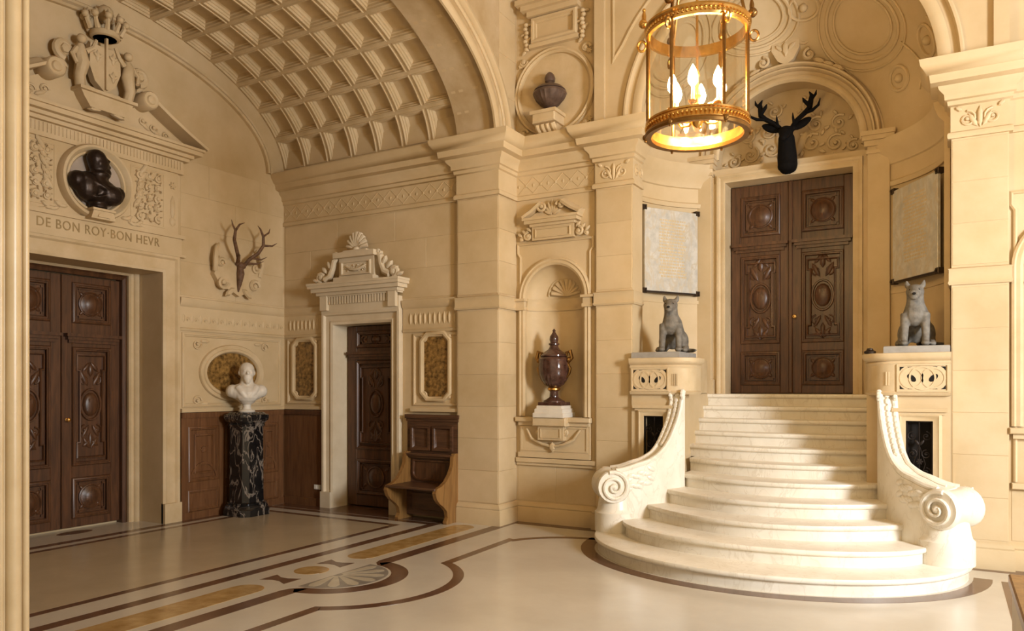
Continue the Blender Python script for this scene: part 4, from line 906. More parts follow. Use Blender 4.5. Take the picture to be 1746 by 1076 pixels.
# ---- gold oval panel
ov = thing('oval_panel', (XL, 6.95, 1.84), 'gold veined marble oval in a moulded stone frame behind white bust', 'wall panel')
OC = (6.95, 1.842); 
mb = MB(ML); mb.sweep(arc(OC[0], OC[1], .50, .355, 0, 2*pi*55/56, 55), [(-.09,0),(-.09,.02),(-.07,.045),(-.04,.045),(-.03,.03),(.01,.035),(.02,.02),(.02,0)], True); obj('frame', mb, 'carve', ov)
mb = MB(ML); mb.prism(arc(OC[0], OC[1], .51, .365, 0, 2*pi*55/56, 55), 0, .012); obj('marble_field', mb, 'gold', ov, label='mottled gold marble')
mb = MB(ML)
for su in (-1, 1):
    for sv in (-1, 1): mb.spiral(OC[0]+su*.55, OC[1]+sv*.36, .07, 1.2, 0, su*sv, .01, .014); mb.leaf(OC[0]+su*.5, OC[1]+sv*.40, (0 if su < 0 else pi), .14, .05, .01, .014)
obj('corner_carving', mb, 'carve', ov)
mb = MB(ML); mb.sweep(rect(6.18, 7.80, 1.40, 2.34), frame_prof(.05, .02), True); mb.box(6.15, 7.84, 1.34, 1.385, 0, .05); obj('panel_border', mb, 'stone', ov)
# frieze with small carvings above oval and string course on bay walls
mb = MB(); mb.sweep([(XL, DY1+.24), (XL, YS), (SX0-.18, YS)], [(0,2.36),(.02,2.36),(.03,2.39),(.012,2.40),(.012,2.66),(.03,2.68),(.045,2.72),(.05,2.77),(0,2.78)]); mb.sweep([(SX1+.18, YS), (-5.24, YS)], [(0,2.36),(.02,2.36),(.03,2.39),(.012,2.40),(.012,2.66),(.03,2.68),(.045,2.72),(.05,2.77),(0,2.78)])
tr = obj('trim_13', mb, 'stone', label='shallow carved frieze at door height around the bay', cat='moulding', kind=S)
mb = MB(fX(XL+.012)); 
for i in range(13):
    u = 6.2+i*.128; mb.leaf(u, 2.46, pi/2, .11, .05, .0, .010); mb.spiral(u+.06, 2.50, .035, 1.1, 0, 1, 0, .008, 5, 10)
obj('frieze_carving', mb, 'carve', tr)
mb = MB(fY(YS-.012))
for u0, u1 in ((-8.2, -7.55), (-6.06, -5.3)):
    k = int((u1-u0)/.075)
    for i in range(k): mb.leaf(u0+.06+i*.075, 2.45, pi/2, .16, .038, 0, .016)
obj('frieze_carving', mb, 'carve', tr)
# ---- wood wainscot
ws = thing('wainscot', (XL, 7.0, 0), 'carved walnut wainscot behind the black marble pedestal', 'wainscot')
mb = MB(ML); mb.box(6.145, 7.81, .0, 1.335, 0, .03); mb.box(6.145, 7.81, 1.27, 1.335, .03, .06); mb.box(6.145, 7.81, 0, .09, .03, .055)
for u in (6.145, 6.71, 7.29, 7.715): mb.box(u, u+.095, .09, 1.27, .03, .045)
mb.box(6.2, 7.8, .36, .46, .03, .044); mb.box(6.2, 7.8, 1.16, 1.27, .03, .044); obj('frame', mb, 'mwood', ws)
for a, b in ((6.245, 6.71), (6.81, 7.29), (7.39, 7.715)):
    c = (a+b)/2; mb = MB(fX(XL+.03)); mb.sweep(rect(a, b, .46, 1.16), frame_prof(.05, .02), True); mb.sweep(rect(a+.09, b-.09, .56, 1.06), [(0,0),(0,.012),(.02,.016),(.03,0)], True); mb.rosette(c, .86, .05, .0, 8, .014); obj('panel', mb, 'mwood', ws)
    mb = MB(fX(XL+.03)); mb.sweep(arc(c, .46, (b-a)/2-.05, .22, 0, pi, 18), [(0,0),(0,.014),(.025,.014),(.025,0)]); mb.sweep(rect(a, b, .09, .36), frame_prof(.04, .014), True); obj('lower_panel', mb, 'mwood', ws)
wp = thing('wainscot_board', (-7.87, YS, 0), 'plain dark brown wainscot board left of the narrow door', 'wainscot')
mb = MB(fY(YS)); mb.box(-8.26, -7.49, .02, 1.335, 0, .025); obj('board', mb, 'mwood', wp)
mb = MB(fY(YS)); mb.box(-8.26, -7.49, 1.27, 1.335, .025, .05); obj('cap_rail', mb, 'dwood', wp); mb = MB(fY(YS)); mb.box(-8.26, -7.49, .0, .11, .025, .045); obj('base_rail', mb, 'mwood', wp)
sk = thing('wall_socket', (-7.60, YS-.026, .265), 'white double wall socket on the dark wainscot board', 'socket')
mb = MB(fY(YS-.0255)); mb.box(-7.66, -7.54, .235, .30, 0, .012, .003); obj('plate', mb, 'plate', sk)
for k in range(2): mb = MB(fY(YS-.0375)); mb.box(-7.652+.056*k, -7.604+.056*k, .243, .292, 0, .004, .002); obj('outlet', mb, 'plate', sk)
# ---- black marble pedestal and white bust
PC = (-7.93, 6.90)
pe = thing('marble_pedestal', (*PC, 0), 'tall black veined marble pedestal beside the carved wainscot', 'pedestal')
def octa(r, z): return [(PC[0]+r*cos(a), PC[1]+r*sin(a), z) for a in [pi/8*k+(.12 if k % 2 else -.12)*0 for k in [-1,1,3,5,7,9,11,13]]]
def sq(r, z, ch=.35): 
    r *= .91
    q = r*ch; return [(PC[0]+x, PC[1]+y, z) for x, y in ((r,-r+q),(r,r-q),(r-q,r),(-r+q,r),(-r,r-q),(-r,-r+q),(-r+q,-r),(r-q,-r))]
mb = MB(); mb.loft([sq(r, z) for z, r in ((0,.265),(.085,.265),(.10,.25),(.13,.245),(.145,.225),(.16,.235),(.175,.20))]); obj('base', mb, 'black', pe)
mb = MB(); mb.loft([sq(r, z) for z, r in ((.17,.20),(.30,.196),(1.12,.192),(1.16,.195))]); obj('shaft', mb, 'black', pe)
mb = MB(); mb.loft([sq(r, z) for z, r in ((1.15,.205),(1.17,.215),(1.185,.205),(1.20,.215),(1.23,.25),(1.27,.26),(1.30,.255),(1.305,.225),(1.33,.20))]); obj('capital', mb, 'black', pe)
wb = thing('white_bust', (*PC, 1.331), 'white marble bust of a man on the black pedestal', 'bust')
mb = MB(Matrix.Translation((PC[0], PC[1], 1.331))); mb.lathe([(.10,0),(.105,.012),(.095,.028),(.06,.04),(.05,.07),(.055,.10),(.075,.11)], 24); obj('socle', mb, 'white', wb)
mb = MB(Matrix.Translation((PC[0], PC[1], 1.331)) @ Matrix.Rotation(radians(55), 4, 'Z') @ Matrix.Scale(1.16, 4))   # local faces -Y
mb.tube([(0,-.01,.09),(0,-.01,.14),(0,0,.20)], [.06,.11,.15], 14); mb.ball((0,0,.225), (.20,.115,.105), 16, 10); mb.ball((-.15,.01,.235), (.075,.085,.075), 10, 8); mb.ball((.15,.01,.235), (.075,.085,.075), 10, 8)
mb.ball((0,-.05,.20), (.13,.09,.10), 12, 8); mb.tube([(0,.02,.28),(0,-.005,.38)], [.085,.065], 12)
mb.ball((0,-.01,.445), (.078,.095,.10), 14, 10); mb.ball((0,.01,.47), (.085,.095,.09), 12, 8); mb.tube([(0,-.10,.455),(0,-.122,.43),(0,-.10,.42)], [.016,.018,.014], 8); mb.ball((0,-.08,.385), (.05,.045,.05), 10, 7); mb.tube([(0,-.08,.37),(0,-.095,.32)], [.045,.02], 8)
for s in (-1, 1): mb.ball((s*.08,.0,.44), (.014,.022,.032), 8, 6); mb.ball((s*.032,-.092,.462), (.02,.012,.009), 8, 5); mb.tube([(s*.10,-.06,.28),(s*.06,-.11,.22),(s*.02,-.12,.16)], [.04,.035,.02], 8)
o = obj('figure', mb, 'white', wb); remesh(o, .011, 2)
# ================================================================ NARROW DOOR WALL
MS = fY(YS); SC = (SX0+SX1)/2
op = thing('door_pediment', (SC, YS, SZ+.17), 'stone overdoor with shell and scrolls above the narrow door', 'pediment')
mb = MB(MS); mb.box(SX0-.16, SX1+.16, SZ+.15, 2.84, 0, .08); obj('frieze', mb, 'pale', op)
mb = MB(MS); 
for i in range(28): mb.box(SX0-.15+i*.0475, SX0-.15+i*.0475+.026, 2.78, 2.88, .075, .105)
mb.box(SX0-.17, SX1+.17, 2.88, 2.90, 0, .115); obj('dentil_band', mb, 'pale', op)
mb = MB(MS)
for z0, z1, e, d in ((2.90,2.94,.19,.15),(2.94,2.99,.24,.20),(2.99,3.03,.27,.24),(3.03,3.06,.28,.25)): mb.box(SX0-e, SX1+e, z0, z1, 0, d)
for sg in (-1, 1):
    u = SC+sg*(.51+.08); mb.box(u-.06, u+.06, 2.70, 2.90, .08, .13)
obj('cornice', mb, 'pale', op)
mb = MB(MS); mb.box(SC-.34, SC+.34, 3.06, 3.12, 0, .2); mb.box(SC-.30, SC+.30, 3.12, 3.38, 0, .13); mb.sweep(rect(SC-.26, SC+.26, 3.14, 3.34), frame_prof(.05, .155), True); mb.box(SC-.35, SC+.35, 3.38, 3.45, 0, .20); obj('tablet', mb, 'pale', op)
mb = MB(MS); mb.tube([(SC-.17,3.27,.14),(SC-.08,3.225,.15),(SC,3.215,.15),(SC+.08,3.225,.15),(SC+.17,3.27,.14)], [.012,.02,.024,.02,.012], 7); mb.foliage(SC-.18, SC+.18, 3.2, 3.28, .14, 4, .008, 4); obj('garland_carving', mb, 'pale', op)
mb = MB(MS)
for i in range(9): a = radians(10+20*i); mb.tube([(SC,3.47,.10),(SC+.10*cos(a),3.50+.12*sin(a),.13),(SC+.17*cos(a),3.50+.21*sin(a),.10)], [.012,.024,.034], 7)
mb.ball((SC,3.48,.12), (.06,.05,.05), 8, 6); mb.box(SC-.20, SC+.20, 3.445, 3.475, 0, .17); obj('shell_carving', mb, 'pale', op)
for sg in (-1, 1):
    mb = MB(MS); mb.tube([(SC+sg*.34,3.40,.10),(SC+sg*.40,3.36,.11),(SC+sg*.42,3.26,.12),(SC+sg*.47,3.16,.12),(SC+sg*.56,3.12,.12)], [.03,.045,.04,.045,.05], 9); mb.spiral(SC+sg*.62, 3.15, .075, 1.4, -pi/2, sg, .12, .034, 8, 20); mb.spiral(SC+sg*.37, 3.43, .04, 1.3, 0, -sg, .12, .02, 7)
    for q in range(4): mb.leaf(SC+sg*(.44+.07*q), 3.24-.05*q, pi/2-sg*(.5+.25*q), .14, .06, .12, .04)
    obj('side_scroll_carving', mb, 'pale', op)
for (u0, u1, lab) in ((-8.10, -7.62, 'gilt marble panel with notched stone frame left of the narrow door'), (-5.86, -5.35, 'gilt marble panel with notched stone frame above the bench')):
    t = thing('marble_ornament', ((u0+u1)/2, YS, 1.9), lab, 'wall ornament', 'gilt marble wall panels'); c = (u0+u1)/2; h = .185; v0, v1 = 1.53, 2.30; q = .07
    oc = [(c-h,v0+q),(c-h,v1-q),(c-h+q,v1),(c+h-q,v1),(c+h,v1-q),(c+h,v0+q),(c+h-q,v0),(c-h+q,v0)]
    mb = MB(MS); mb.prism(oc, 0, .01); obj('marble_field', mb, 'gold', t, label='mottled gold marble')
    mb = MB(MS); mb.sweep(oc, [(-.06,0),(-.06,.02),(-.045,.04),(-.02,.04),(-.01,.025),(.005,.02),(.005,0)], True); obj('frame', mb, 'carve', t)
    mb = MB(MS); mb.sweep(rect(u0-.10, u1+.10, 1.42, 2.34), frame_prof(.04, .02), True); mb.box(u0-.12, u1+.12, 1.345, 1.39, 0, .05); obj('outer_border', mb, 'stone', t)
    mb = MB(MS)
    for su in (-1, 1):
        for sv in (-1, 1): mb.spiral(c+su*.185, 1.915+sv*.36, .045, 1.2, 0, su*sv, .012, .014); mb.leaf(c+su*.16, 1.915+sv*.33, atan2(sv, su), .10, .06, .012, .02)
    obj('corner_carving', mb, 'carve', t)
# ---- bench
BX0, BX1 = -6.005, -5.225; MBn = fY(7.85)
be = thing('wooden_bench', ((BX0+BX1)/2, 7.6, 0), 'high-backed dark wooden bench with curved oak ends', 'bench')
mb = MB(MBn); mb.box(BX0, BX1, .05, 1.27, 0, .05); mb.box(BX0-.02, BX1+.02, 1.26, 1.31, 0, .085); mb.box(BX0-.01, BX1+.01, 1.225, 1.262, 0, .065); obj('back', mb, 'bwood', be)
for k in range(2):
    a = BX0+.07+k*.34; mb = MB(MBn); mb.sweep(rect(a, a+.30, .86, 1.17), [(0,.05),(0,.085),(.03,.085),(.05,.055),(.06,.05)], True); mb.box(a+.05, a+.25, .90, 1.12, .05, .056); obj('back_panel', mb, 'bwood', be)
mb = MB(MBn); mb.box(BX0+.03, BX1-.03, .79, .825, .05, .14, .006); mb.box(BX0+.05, BX1-.05, .765, .79, .05, .10); obj('shelf', mb, 'bwood', be)
mb = MB(MBn); cx = (BX0+BX1)/2; pts = [(cx-.29,.74),(cx+.29,.74)]+arc(cx+.19, .58, .11, .10, 0, -pi/2, 6)+arc(cx-.19, .58, .11, .10, -pi/2, -pi, 6); mb.sweep(pts[::-1], [(0,.05),(0,.075),(-.02,.08),(-.03,.05)], True); mb.prism(pts, .05, .058); obj('backrest', mb, 'dwood', be)
mb = MB(MBn); mb.box(BX0+.02, BX1-.02, .425, .455, .03, .52, .008); obj('seat', mb, 'bwood', be)
mb = MB(MBn); mb.box(BX0+.04, BX1-.04, .05, .40, .10, .13); mb.sweep(rect(BX0+.10, BX1-.10, .10, .34), frame_prof(.04, .145), True); obj('front_board', mb, 'bwood', be)
prof = [(.0,.0),(.30,.0),(.31,.03),(.27,.08),(.29,.16),(.36,.22),(.44,.27),(.50,.33),(.525,.40),(.50,.45),(.40,.47),(.30,.52),(.22,.60),(.16,.70),(.15,.80),(.12,.84),(.0,.84)]
for x in (BX0, BX1-.05):
    mb = MB(Matrix(((0,0,1,x),(-1,0,0,7.85),(0,1,0,0),(0,0,0,1)))); mb.prism(prof, 0, .05); obj('end_panel', mb, 'owood', be, label='honey oak bench end with curved outline')
# ================================================================ NICHE WALL
MN = fY(YN)
ns = thing('niche_surround', (NC, YN, 1.295), 'moulded stone arch and sill framing the big urn', 'niche')
mb = MB(MN); mb.sweep([(NU1,1.3),(NU1,NZS)]+arc(NC, NZS, NR, NR, 0, pi, 24)[1:]+[(NU0,1.3)], [(-.004,-.01),(-.004,.03),(.02,.045),(.05,.04),(.065,.05),(.085,.04),(.09,0)]); obj('archivolt', mb, 'carve', ns)
mb = MB(MN)
for u in (NU0-.06, NU1+.06): mb.box(u-.07, u+.07, NZS-.14, NZS-.10, 0, .07); mb.box(u-.06, u+.06, NZS-.10, NZS-.03, 0, .06); mb.box(u-.08, u+.08, NZS-.03, NZS, 0, .09)
obj('impost', mb, 'carve', ns)
mb = MB(MN); mb.sweep([(-4.60,.80),(-4.60,3.25),(-4.635,3.30),(-4.635,3.43),(-3.60,3.43),(-3.60,3.30),(-3.635,3.25),(-3.635,.80)], [(0,0),(0,.02),(.015,.03),(.03,.02),(.03,0)]); obj('border', mb, 'stone', ns)
mb = MB(MN); mb.box(NC-.50, NC+.50, 1.235, 1.29, 0, .10, .008); mb.box(NC-.47, NC+.47, 1.19, 1.235, 0, .06); obj('sill', mb, 'carve', ns)
mb = MB(MN); mb.box(NC-.46, NC+.46, .84, 1.19, 0, .035); mb.box(NC-.48, NC+.48, .80, .86, 0, .05); mb.sweep(rect(NC-.45, NC+.45, .88, 1.18), [(0,.035),(0,.045),(.02,.045),(.02,.035)], True); obj('apron', mb, 'stone', ns)
mb = MB(MN); mb.box(XA+.02, -3.56, .735, .79, 0, .06, .006); mb.box(XA+.02, -3.56, .70, .735, 0, .035); obj('ledge', mb, 'stone', ns)
mb = MB(MN); mb.box(NC-.22, NC+.22, 1.19, 1.292, 0, .17, .01); mb.box(NC-.17, NC+.17, 1.02, 1.20, 0, .12); mb.sweep(rect(NC-.14, NC+.14, 1.04, 1.17), frame_prof(.03, .13), True); obj('console', mb, 'carve', ns)
mb = MB(MN)
for sg in (-1, 1):
    mb.spiral(NC+sg*.18, 1.12, .05, 1.4, pi/2, sg, .08, .02); mb.tube([(NC+sg*.36,1.15,.05),(NC+sg*.28,1.03,.07),(NC+sg*.14,.97,.07),(NC,.94,.07)], [.012,.018,.018,.018], 7)
mb.leaf(NC, 1.0, -pi/2, .12, .08, .07, .03); mb.leaf(NC, .92, -pi/2, .05, .04, .06, .02); obj('swag_carving', mb, 'carve', ns)
mb = MB(fY(YN+NR*.55)); c = NC+.06
for i in range(9): a = radians(10+20*i); mb.tube([(c,NZS+.04,0),(c+.20*cos(a),NZS+.04+.20*sin(a),.02)], [.012,.03], 6)
mb.tube([(c+.24*cos(t),NZS+.04+.24*sin(t),.02) for t in [pi*i/16 for i in range(17)]], .012, 6); mb.M = MN; mb.sweep([(NC-NR*.9,0),(NC+NR*.9,0)], [(0,0),(0,0.001),(.001,0)]); obj('shell_carving', mb, 'carve', ns)
mb = MB(); pth = [(NC-NR*.985*cos(pi*t/16), YN+NR*.61*sin(pi*t/16)) for t in range(17)]; mb.sweep(pth, [(0,NZS-.14),(.012,NZS-.14),(.012,NZS-.12),(.006,NZS-.11),(.02,NZS-.02),(.025,NZS),(0,NZS)]); obj('inner_band', mb, 'stone', ns)
np_ = thing('niche_pediment', (NC, YN, 3.43), 'small stone pediment with palmette above the urn niche', 'pediment')
mb = MB(MN); mb.box(NC-.28, NC+.28, 3.44, 3.60, 0, .06); mb.sweep(rect(NC-.24, NC+.24, 3.46, 3.58), frame_prof(.03, .075), True); obj('tablet', mb, 'stone', np_)
mb = MB(MN)
for z0, z1, e, d in ((3.60,3.63,.30,.09),(3.63,3.67,.35,.14),(3.67,3.70,.37,.16)): mb.box(NC-e, NC+e, z0, z1, 0, d)
obj('cornice', mb, 'carve', np_)
for sg in (-1, 1):
    mb = MB(MN); P = [(NC+sg*.37,3.70),(NC+sg*.24,3.77),(NC+sg*.13,3.85)]; P = P[::-1] if sg > 0 else P
    mb.sweep(P if sg < 0 else P, [(0,0),(0,.14),(-.03,.15),(-.06,.10),(-.07,0)]); mb.prism([(NC+sg*.36,3.70),(NC+sg*.02,3.70),(NC+sg*.02,3.84),(NC+sg*.13,3.82)], 0, .06); mb.spiral(NC+sg*.125, 3.83, .06, 1.4, pi, -sg, .10, .02, 7); obj('raking_scroll', mb, 'carve', np_)
    mb = MB(MN); mb.spiral(NC+sg*.34, 3.50, .055, 1.3, pi/2, -sg, .05, .02, 7); mb.spiral(NC+sg*.44, 3.475, .03, 1.2, pi/2, sg, .04, .015); 
    for q in range(3): mb.leaf(NC+sg*(.30+.06*q), 3.55-.03*q, pi/2-sg*.8, .09, .04, .05, .02)
    obj('side_leaf_carving', mb, 'carve', np_)
mb = MB(MN); 
for i in range(7): a = radians(30+20*i); mb.leaf(NC, 3.72, a, .20-.02*abs(i-3), .045, .06, .025)
obj('palmette_carving', mb, 'carve', np_)
# big urn on its plinth
UY = YN-.02
mb = MB(); mb.box(NC-.20, NC+.20, UY-.17, UY+.17, 1.293, 1.35, .006); mb.box(NC-.185, NC+.185, UY-.155, UY+.155, 1.35, 1.40, .01); mb.box(NC-.165, NC+.165, UY-.14, UY+.14, 1.40, 1.435, .005)
obj('urn_plinth', mb, 'white', origin=(NC, UY, 1.293), label='stepped pale marble plinth under the big porphyry urn', cat='plinth')
ur = thing('porphyry_urn', (NC, UY, 1.436), 'dark porphyry lidded urn with gilt handles in the arched niche', 'urn')
MU = Matrix.Translation((NC, UY, 1.436)); mb = MB(MU); mb.box(-.15, .15, -.13, .13, 0, .04, .004); mb.lathe([(.13,.04),(.13,.055),(.09,.075),(.055,.10),(.05,.16),(.06,.18)], 32); obj('foot', mb, 'porph', ur)
mb = MB(MU); mb.lathe([(.062,.175),(.075,.185),(.078,.20),(.07,.215),(.06,.22)], 28); obj('gilt_collar', mb, 'brass', ur, label='gilt collar')
mb = MB(MU); mb.lathe([(.06,.215),(.12,.25),(.165,.31),(.185,.38),(.19,.46),(.185,.53),(.19,.55),(.18,.57),(.15,.585)], 48, flute=22, fl=(.22,.36)); obj('bowl', mb, 'porph', ur)
mb = MB(MU); mb.lathe([(.15,.58),(.165,.59),(.165,.605),(.12,.64),(.075,.67),(.055,.70),(.05,.72),(.065,.73),(.065,.745),(.045,.76),(.055,.79),(.05,.83),(.03,.86),(.015,.885),(.022,.90),(.001,.925)], 36); obj('lid', mb, 'porph', ur)
for sg in (-1, 1):
    mb = MB(MU); mb.tube([(sg*.17,0,.50),(sg*.235,0,.57),(sg*.215,0,.65),(sg*.165,0,.63),(sg*.175,0,.59)], [.022,.026,.024,.02,.014], 8); mb.tube([(sg*.185,0,.50),(sg*.215,0,.44),(sg*.20,0,.38),(sg*.165,0,.33)], [.014,.02,.018,.008], 8); mb.ball((sg*.20,-.01,.545), .035, 8, 6); obj('handle', mb, 'dbrass', ur, label='gilt scroll handle')
# ---- roundel with small urn, tablet above
rd = thing('roundel_frame', (RC, YN, RZ), 'round moulded stone frame of the upper roundel niche', 'medallion')
mb = MB(MN @ Matrix.Translation((RC, RZ, 0))); mb.lathe([(RR-.004,-.02),(RR-.004,.03),(RR+.02,.05),(RR+.04,.04),(RR+.06,.05),(RR+.065,0)], 56); obj('ring', mb, 'carve', rd)
mb = MB(MN)
for su in (-1, 1):
    for sv in (-1, 1): mb.spiral(RC+su*.42, RZ+sv*.44, .06, 1.1, 0, su*sv, .02, .022, 7); mb.rosette(RC+su*.46, RZ+sv*.40, .04, .02)
obj('corner_carving', mb, 'carve', rd)
bk = thing('console_bracket', (RC-.03, YN, ZC), 'scrolled stone bracket carrying the small upper urn', 'bracket')
UX = RC-.03; mb = MB(MN); mb.box(UX-.15, UX+.15, ZC+.13, ZC+.25, -.1, .26, .012); mb.box(UX-.17, UX+.17, ZC+.23, ZC+.27, -.1, .28); obj('block', mb, 'carve', bk)
mb = MB(MN)
for k in range(4): u = UX-.10+.067*k; mb.tube([(u,ZC+.12,.22),(u,ZC+.09,.20),(u,ZC+.05,.14),(u,ZC+.01,.16)], [.034,.038,.036,.03], 8)
mb.box(UX-.12, UX+.12, ZC+.005, ZC+.13, 0, .14); obj('fluting', mb, 'carve', bk)
su_ = thing('small_urn', (UX, YN-.08, ZC+.271), 'brown stone fluted urn on bracket in the upper roundel', 'urn')
MU = Matrix.Translation((UX, YN-.08, ZC+.271)); mb = MB(MU); mb.lathe([(.10,0),(.10,.02),(.05,.04),(.045,.075),(.055,.08)], 28); obj('foot', mb, 'urn2', su_)
mb = MB(MU); mb.lathe([(.055,.075),(.12,.11),(.175,.17),(.205,.235),(.20,.26),(.17,.275)], 44, flute=20, fl=(.09,.22)); obj('bowl', mb, 'urn2', su_)
mb = MB(MU); mb.lathe([(.17,.27),(.19,.28),(.15,.32),(.09,.345),(.04,.36),(.035,.375),(.06,.39),(.065,.43),(.05,.47),(.02,.50),(.001,.505)], 32); obj('lid', mb, 'urn2', su_)
tb = thing('wall_tablet', (RC, YN, 5.85), 'moulded stone tablet with garlands above the upper roundel', 'tablet')
mb = MB(MN); mb.sweep(rect(RC-.31, RC+.31, 5.84, 6.16), frame_prof(.08, .07), True); mb.box(RC-.30, RC+.30, 5.85, 6.15, 0, .02); obj('panel', mb, 'stone', tb)
mb = MB(MN)
for z0, z1, e, d in ((6.16,6.22,.34,.10),(6.22,6.28,.40,.15),(6.28,6.34,.45,.20)): mb.box(RC-e, RC+e, z0, z1, 0, d)
mb.box(RC-.33, RC+.33, 5.79, 5.84, 0, .06); obj('cornice', mb, 'stone', tb)
mb = MB(MN)
for sg in (-1, 1):
    for q in range(7): mb.ball((RC+sg*(.38+.012*sin(q*2)), 6.10-.05*q, .03), (.035,.03,.035), 7, 5); mb.leaf(RC+sg*.38, 6.1-.05*q, q*1.7, .09, .04, .02, .02)
obj('garland_carving', mb, 'carve', tb)
# right-edge niche trim
MR = fY(YN); mb = MB(MR); NX = .98
mb.sweep([(NX+NR,1.3),(NX+NR,NZS)]+arc(NX, NZS, NR, NR, 0, pi, 24)[1:]+[(NX-NR,1.3)], [(-.004,-.01),(-.004,.03),(.02,.045),(.05,.04),(.065,.05),(.085,.04),(.09,0)])
n2 = thing('niche_surround', (NX, YN, 1.295), 'moulded niche edge and sill cut off by right edge', 'niche'); obj('archivolt', mb, 'carve', n2)
mb = MB(MR); mb.box(NX-.50, NX+.50, 1.235, 1.29, 0, .10, .008); mb.box(NX-.47, NX+.47, 1.19, 1.235, 0, .06); obj('sill', mb, 'carve', n2)
mb = MB(MR); mb.sweep([(.515,.80),(.515,3.25),(.48+.005,3.30),(.485,3.43),(1.5,3.43),(1.5,3.30),(1.46,3.25),(1.46,.80)], [(0,0),(0,.02),(.015,.03),(.03,.02),(.03,0)]); obj('border', mb, 'stone', n2)
mb = MB(MR); mb.box(.50, 1.55, .735, .79, 0, .06, .006); obj('ledge', mb, 'stone', n2)
# ================================================================ PLAQUES, STAG, LANTERN, DESK
def plaque(sg, lab):
    a1, a2 = radians(77), radians(44.5); p = Vector(apse(sg*a1, 0, .985)); q = Vector(apse(sg*a2, 0, .985))
    l, r = (p, q) if sg < 0 else (q, p); ang = atan2(r.y-l.y, r.x-l.x); w = (r-l).length; z0, z1 = 2.82, 3.82
    M = fF((l.x, l.y, 0), ang); t = thing('marble_plaque', ((l.x+r.x)/2, (l.y+r.y)/2, z0), lab, 'plaque', 'marble plaques in the apse')
    mb = MB(M); rings = []
    mb.box(0, w, z0, z1, .02, .05, .004); obj('slab', mb, 'plaque', t)
    for u in (.0, w):
        for v in (z0, z1):
            mb = MB(M); mb.box(u-.03, u+.03, v-.03, v+.03, .0, .065, .01); mb.ball((u, v, .068), .014, 7, 5); obj('clip', mb, 'clip', t)
    mb = MB(M); rn = random.Random(11+sg); v = z1-.14
    while v > z0+.16:
        u = w*.24+rn.uniform(0, .05); e = w*.80-rn.uniform(0, .08)
        while u < e: q = rn.uniform(.012, .05); mb.box(u, min(u+q, e), v, v+.020, .0495, .0515); u += q+.012
        v -= .038
    obj('engraved_lines', mb, 'gilt', t, kind='stuff', smooth=0)
    mb = MB(M); mb.box(0, w, z0-.022, z0-.002, .0, .055); obj('ledge', mb, 'clip', t)
plaque(-1, 'pale marble plaque on bronze clips, left of the upper door'); plaque(1, 'greyish marble plaque on bronze clips, right of the upper door')
sx, sy, sz = -1.645, 9.36, 4.22
sgh = thing('stag_head', (sx, 9.5, sz), 'black stag head with antlers above the carved upper door', 'trophy')
mb = MB(Matrix.Translation((sx, sy, sz)) @ Matrix.Diagonal((.9, .9, .76, 1))); mb.tube([(0,.16,.02),(0,.10,.06),(0,.06,.20),(0,.03,.38),(0,.0,.50)], [.10,.125,.125,.11,.10], 16); mb.ball((0,.06,.06), (.125,.13,.10), 14, 8)
mb.ball((0,-.03,.56), (.095,.10,.09), 12, 8); mb.tube([(0,-.06,.55),(0,-.16,.47),(0,-.22,.41)], [.085,.065,.05], 10); mb.ball((0,-.23,.40), (.05,.04,.045), 8, 6)
for s in (-1, 1):
    mb.ball((s*.20,.0,.66), (.135,.035,.062), 12, 8, Matrix.Rotation(-s*.62, 3, 'Y')); mb.tube([(s*.05,.0,.60),(s*.10,.0,.62)], [.05,.04], 8)
o = obj('head', mb, 'deer', sgh); remesh(o, .014, 2)
for s in (-1, 1):
    mb = MB(Matrix.Translation((sx, sy, sz)) @ Matrix.Diagonal((.9, .9, .76, 1)))
    def br(pts, rd): mb.tube([(s*p[0], p[1], p[2]) for p in pts], rd, 8)
    br([(.05,.02,.60),(.13,-.04,.70),(.24,-.10,.77),(.30,-.10,.84),(.31,-.08,.94),(.32,-.06,1.04),(.29,-.06,1.10)], [.03,.032,.035,.036,.034,.026,.006])
    br([(.24,-.10,.77),(.34,-.16,.77),(.42,-.2,.82),(.44,-.2,.92)], [.026,.024,.018,.004]); br([(.30,-.10,.87),(.24,-.12,.95),(.22,-.12,1.0)], [.03,.024,.005]); br([(.32,-.07,.98),(.37,-.08,1.04),(.38,-.08,1.10)], [.024,.018,.004]); br([(.10,-.02,.66),(.10,-.10,.74),(.10,-.12,.80)], [.02,.014,.004])
    obj('antler', mb, 'deer', sgh)
# ---- lantern
LX, LY, LB, LT, LRad = -1.485, 5.14, 3.40, 4.065, .328
ln = thing('hanging_lantern', (LX, LY, LB), 'gilt brass cylindrical glass lantern with candle lamps hanging in the hall', 'lantern')
ML_ = Matrix.Translation((LX, LY, 0))
def ringm(name, z, r, prof, mat): mb = MB(ML_); mb.loft([[((r+o)*cos(a), (r+o)*sin(a), z+h) for o, h in prof] for a in [2*pi*i/56 for i in range(56)]]+[[((r+o), 0, z+h) for o, h in prof]], True, False, False); return obj(name, mb, mat, ln)
ringm('bottom_ring', LB, LRad, [(-.02,-.012),(.012,-.022),(.022,-.005),(.012,.008),(.012,.045),(.02,.05),(.02,.062),(-.012,.062),(-.012,.0)], 'brass')
ringm('lower_rim', LB-.035, LRad, [(-.02,0),(.02,-.004),(.028,.012),(.02,.026),(-.02,.026)], 'dbrass')
ringm('top_ring', LT, LRad, [(-.012,-.02),(.012,-.02),(.018,-.005),(.01,.0),(.012,.022),(.028,.035),(.028,.048),(.01,.058),(-.012,.055)], 'brass')
mb = MB(ML_)
for i in range(72): a = 2*pi*i/72; mb.ball(((LRad+.017)*cos(a), (LRad+.017)*sin(a), LB+.028), .0095, 6, 4)
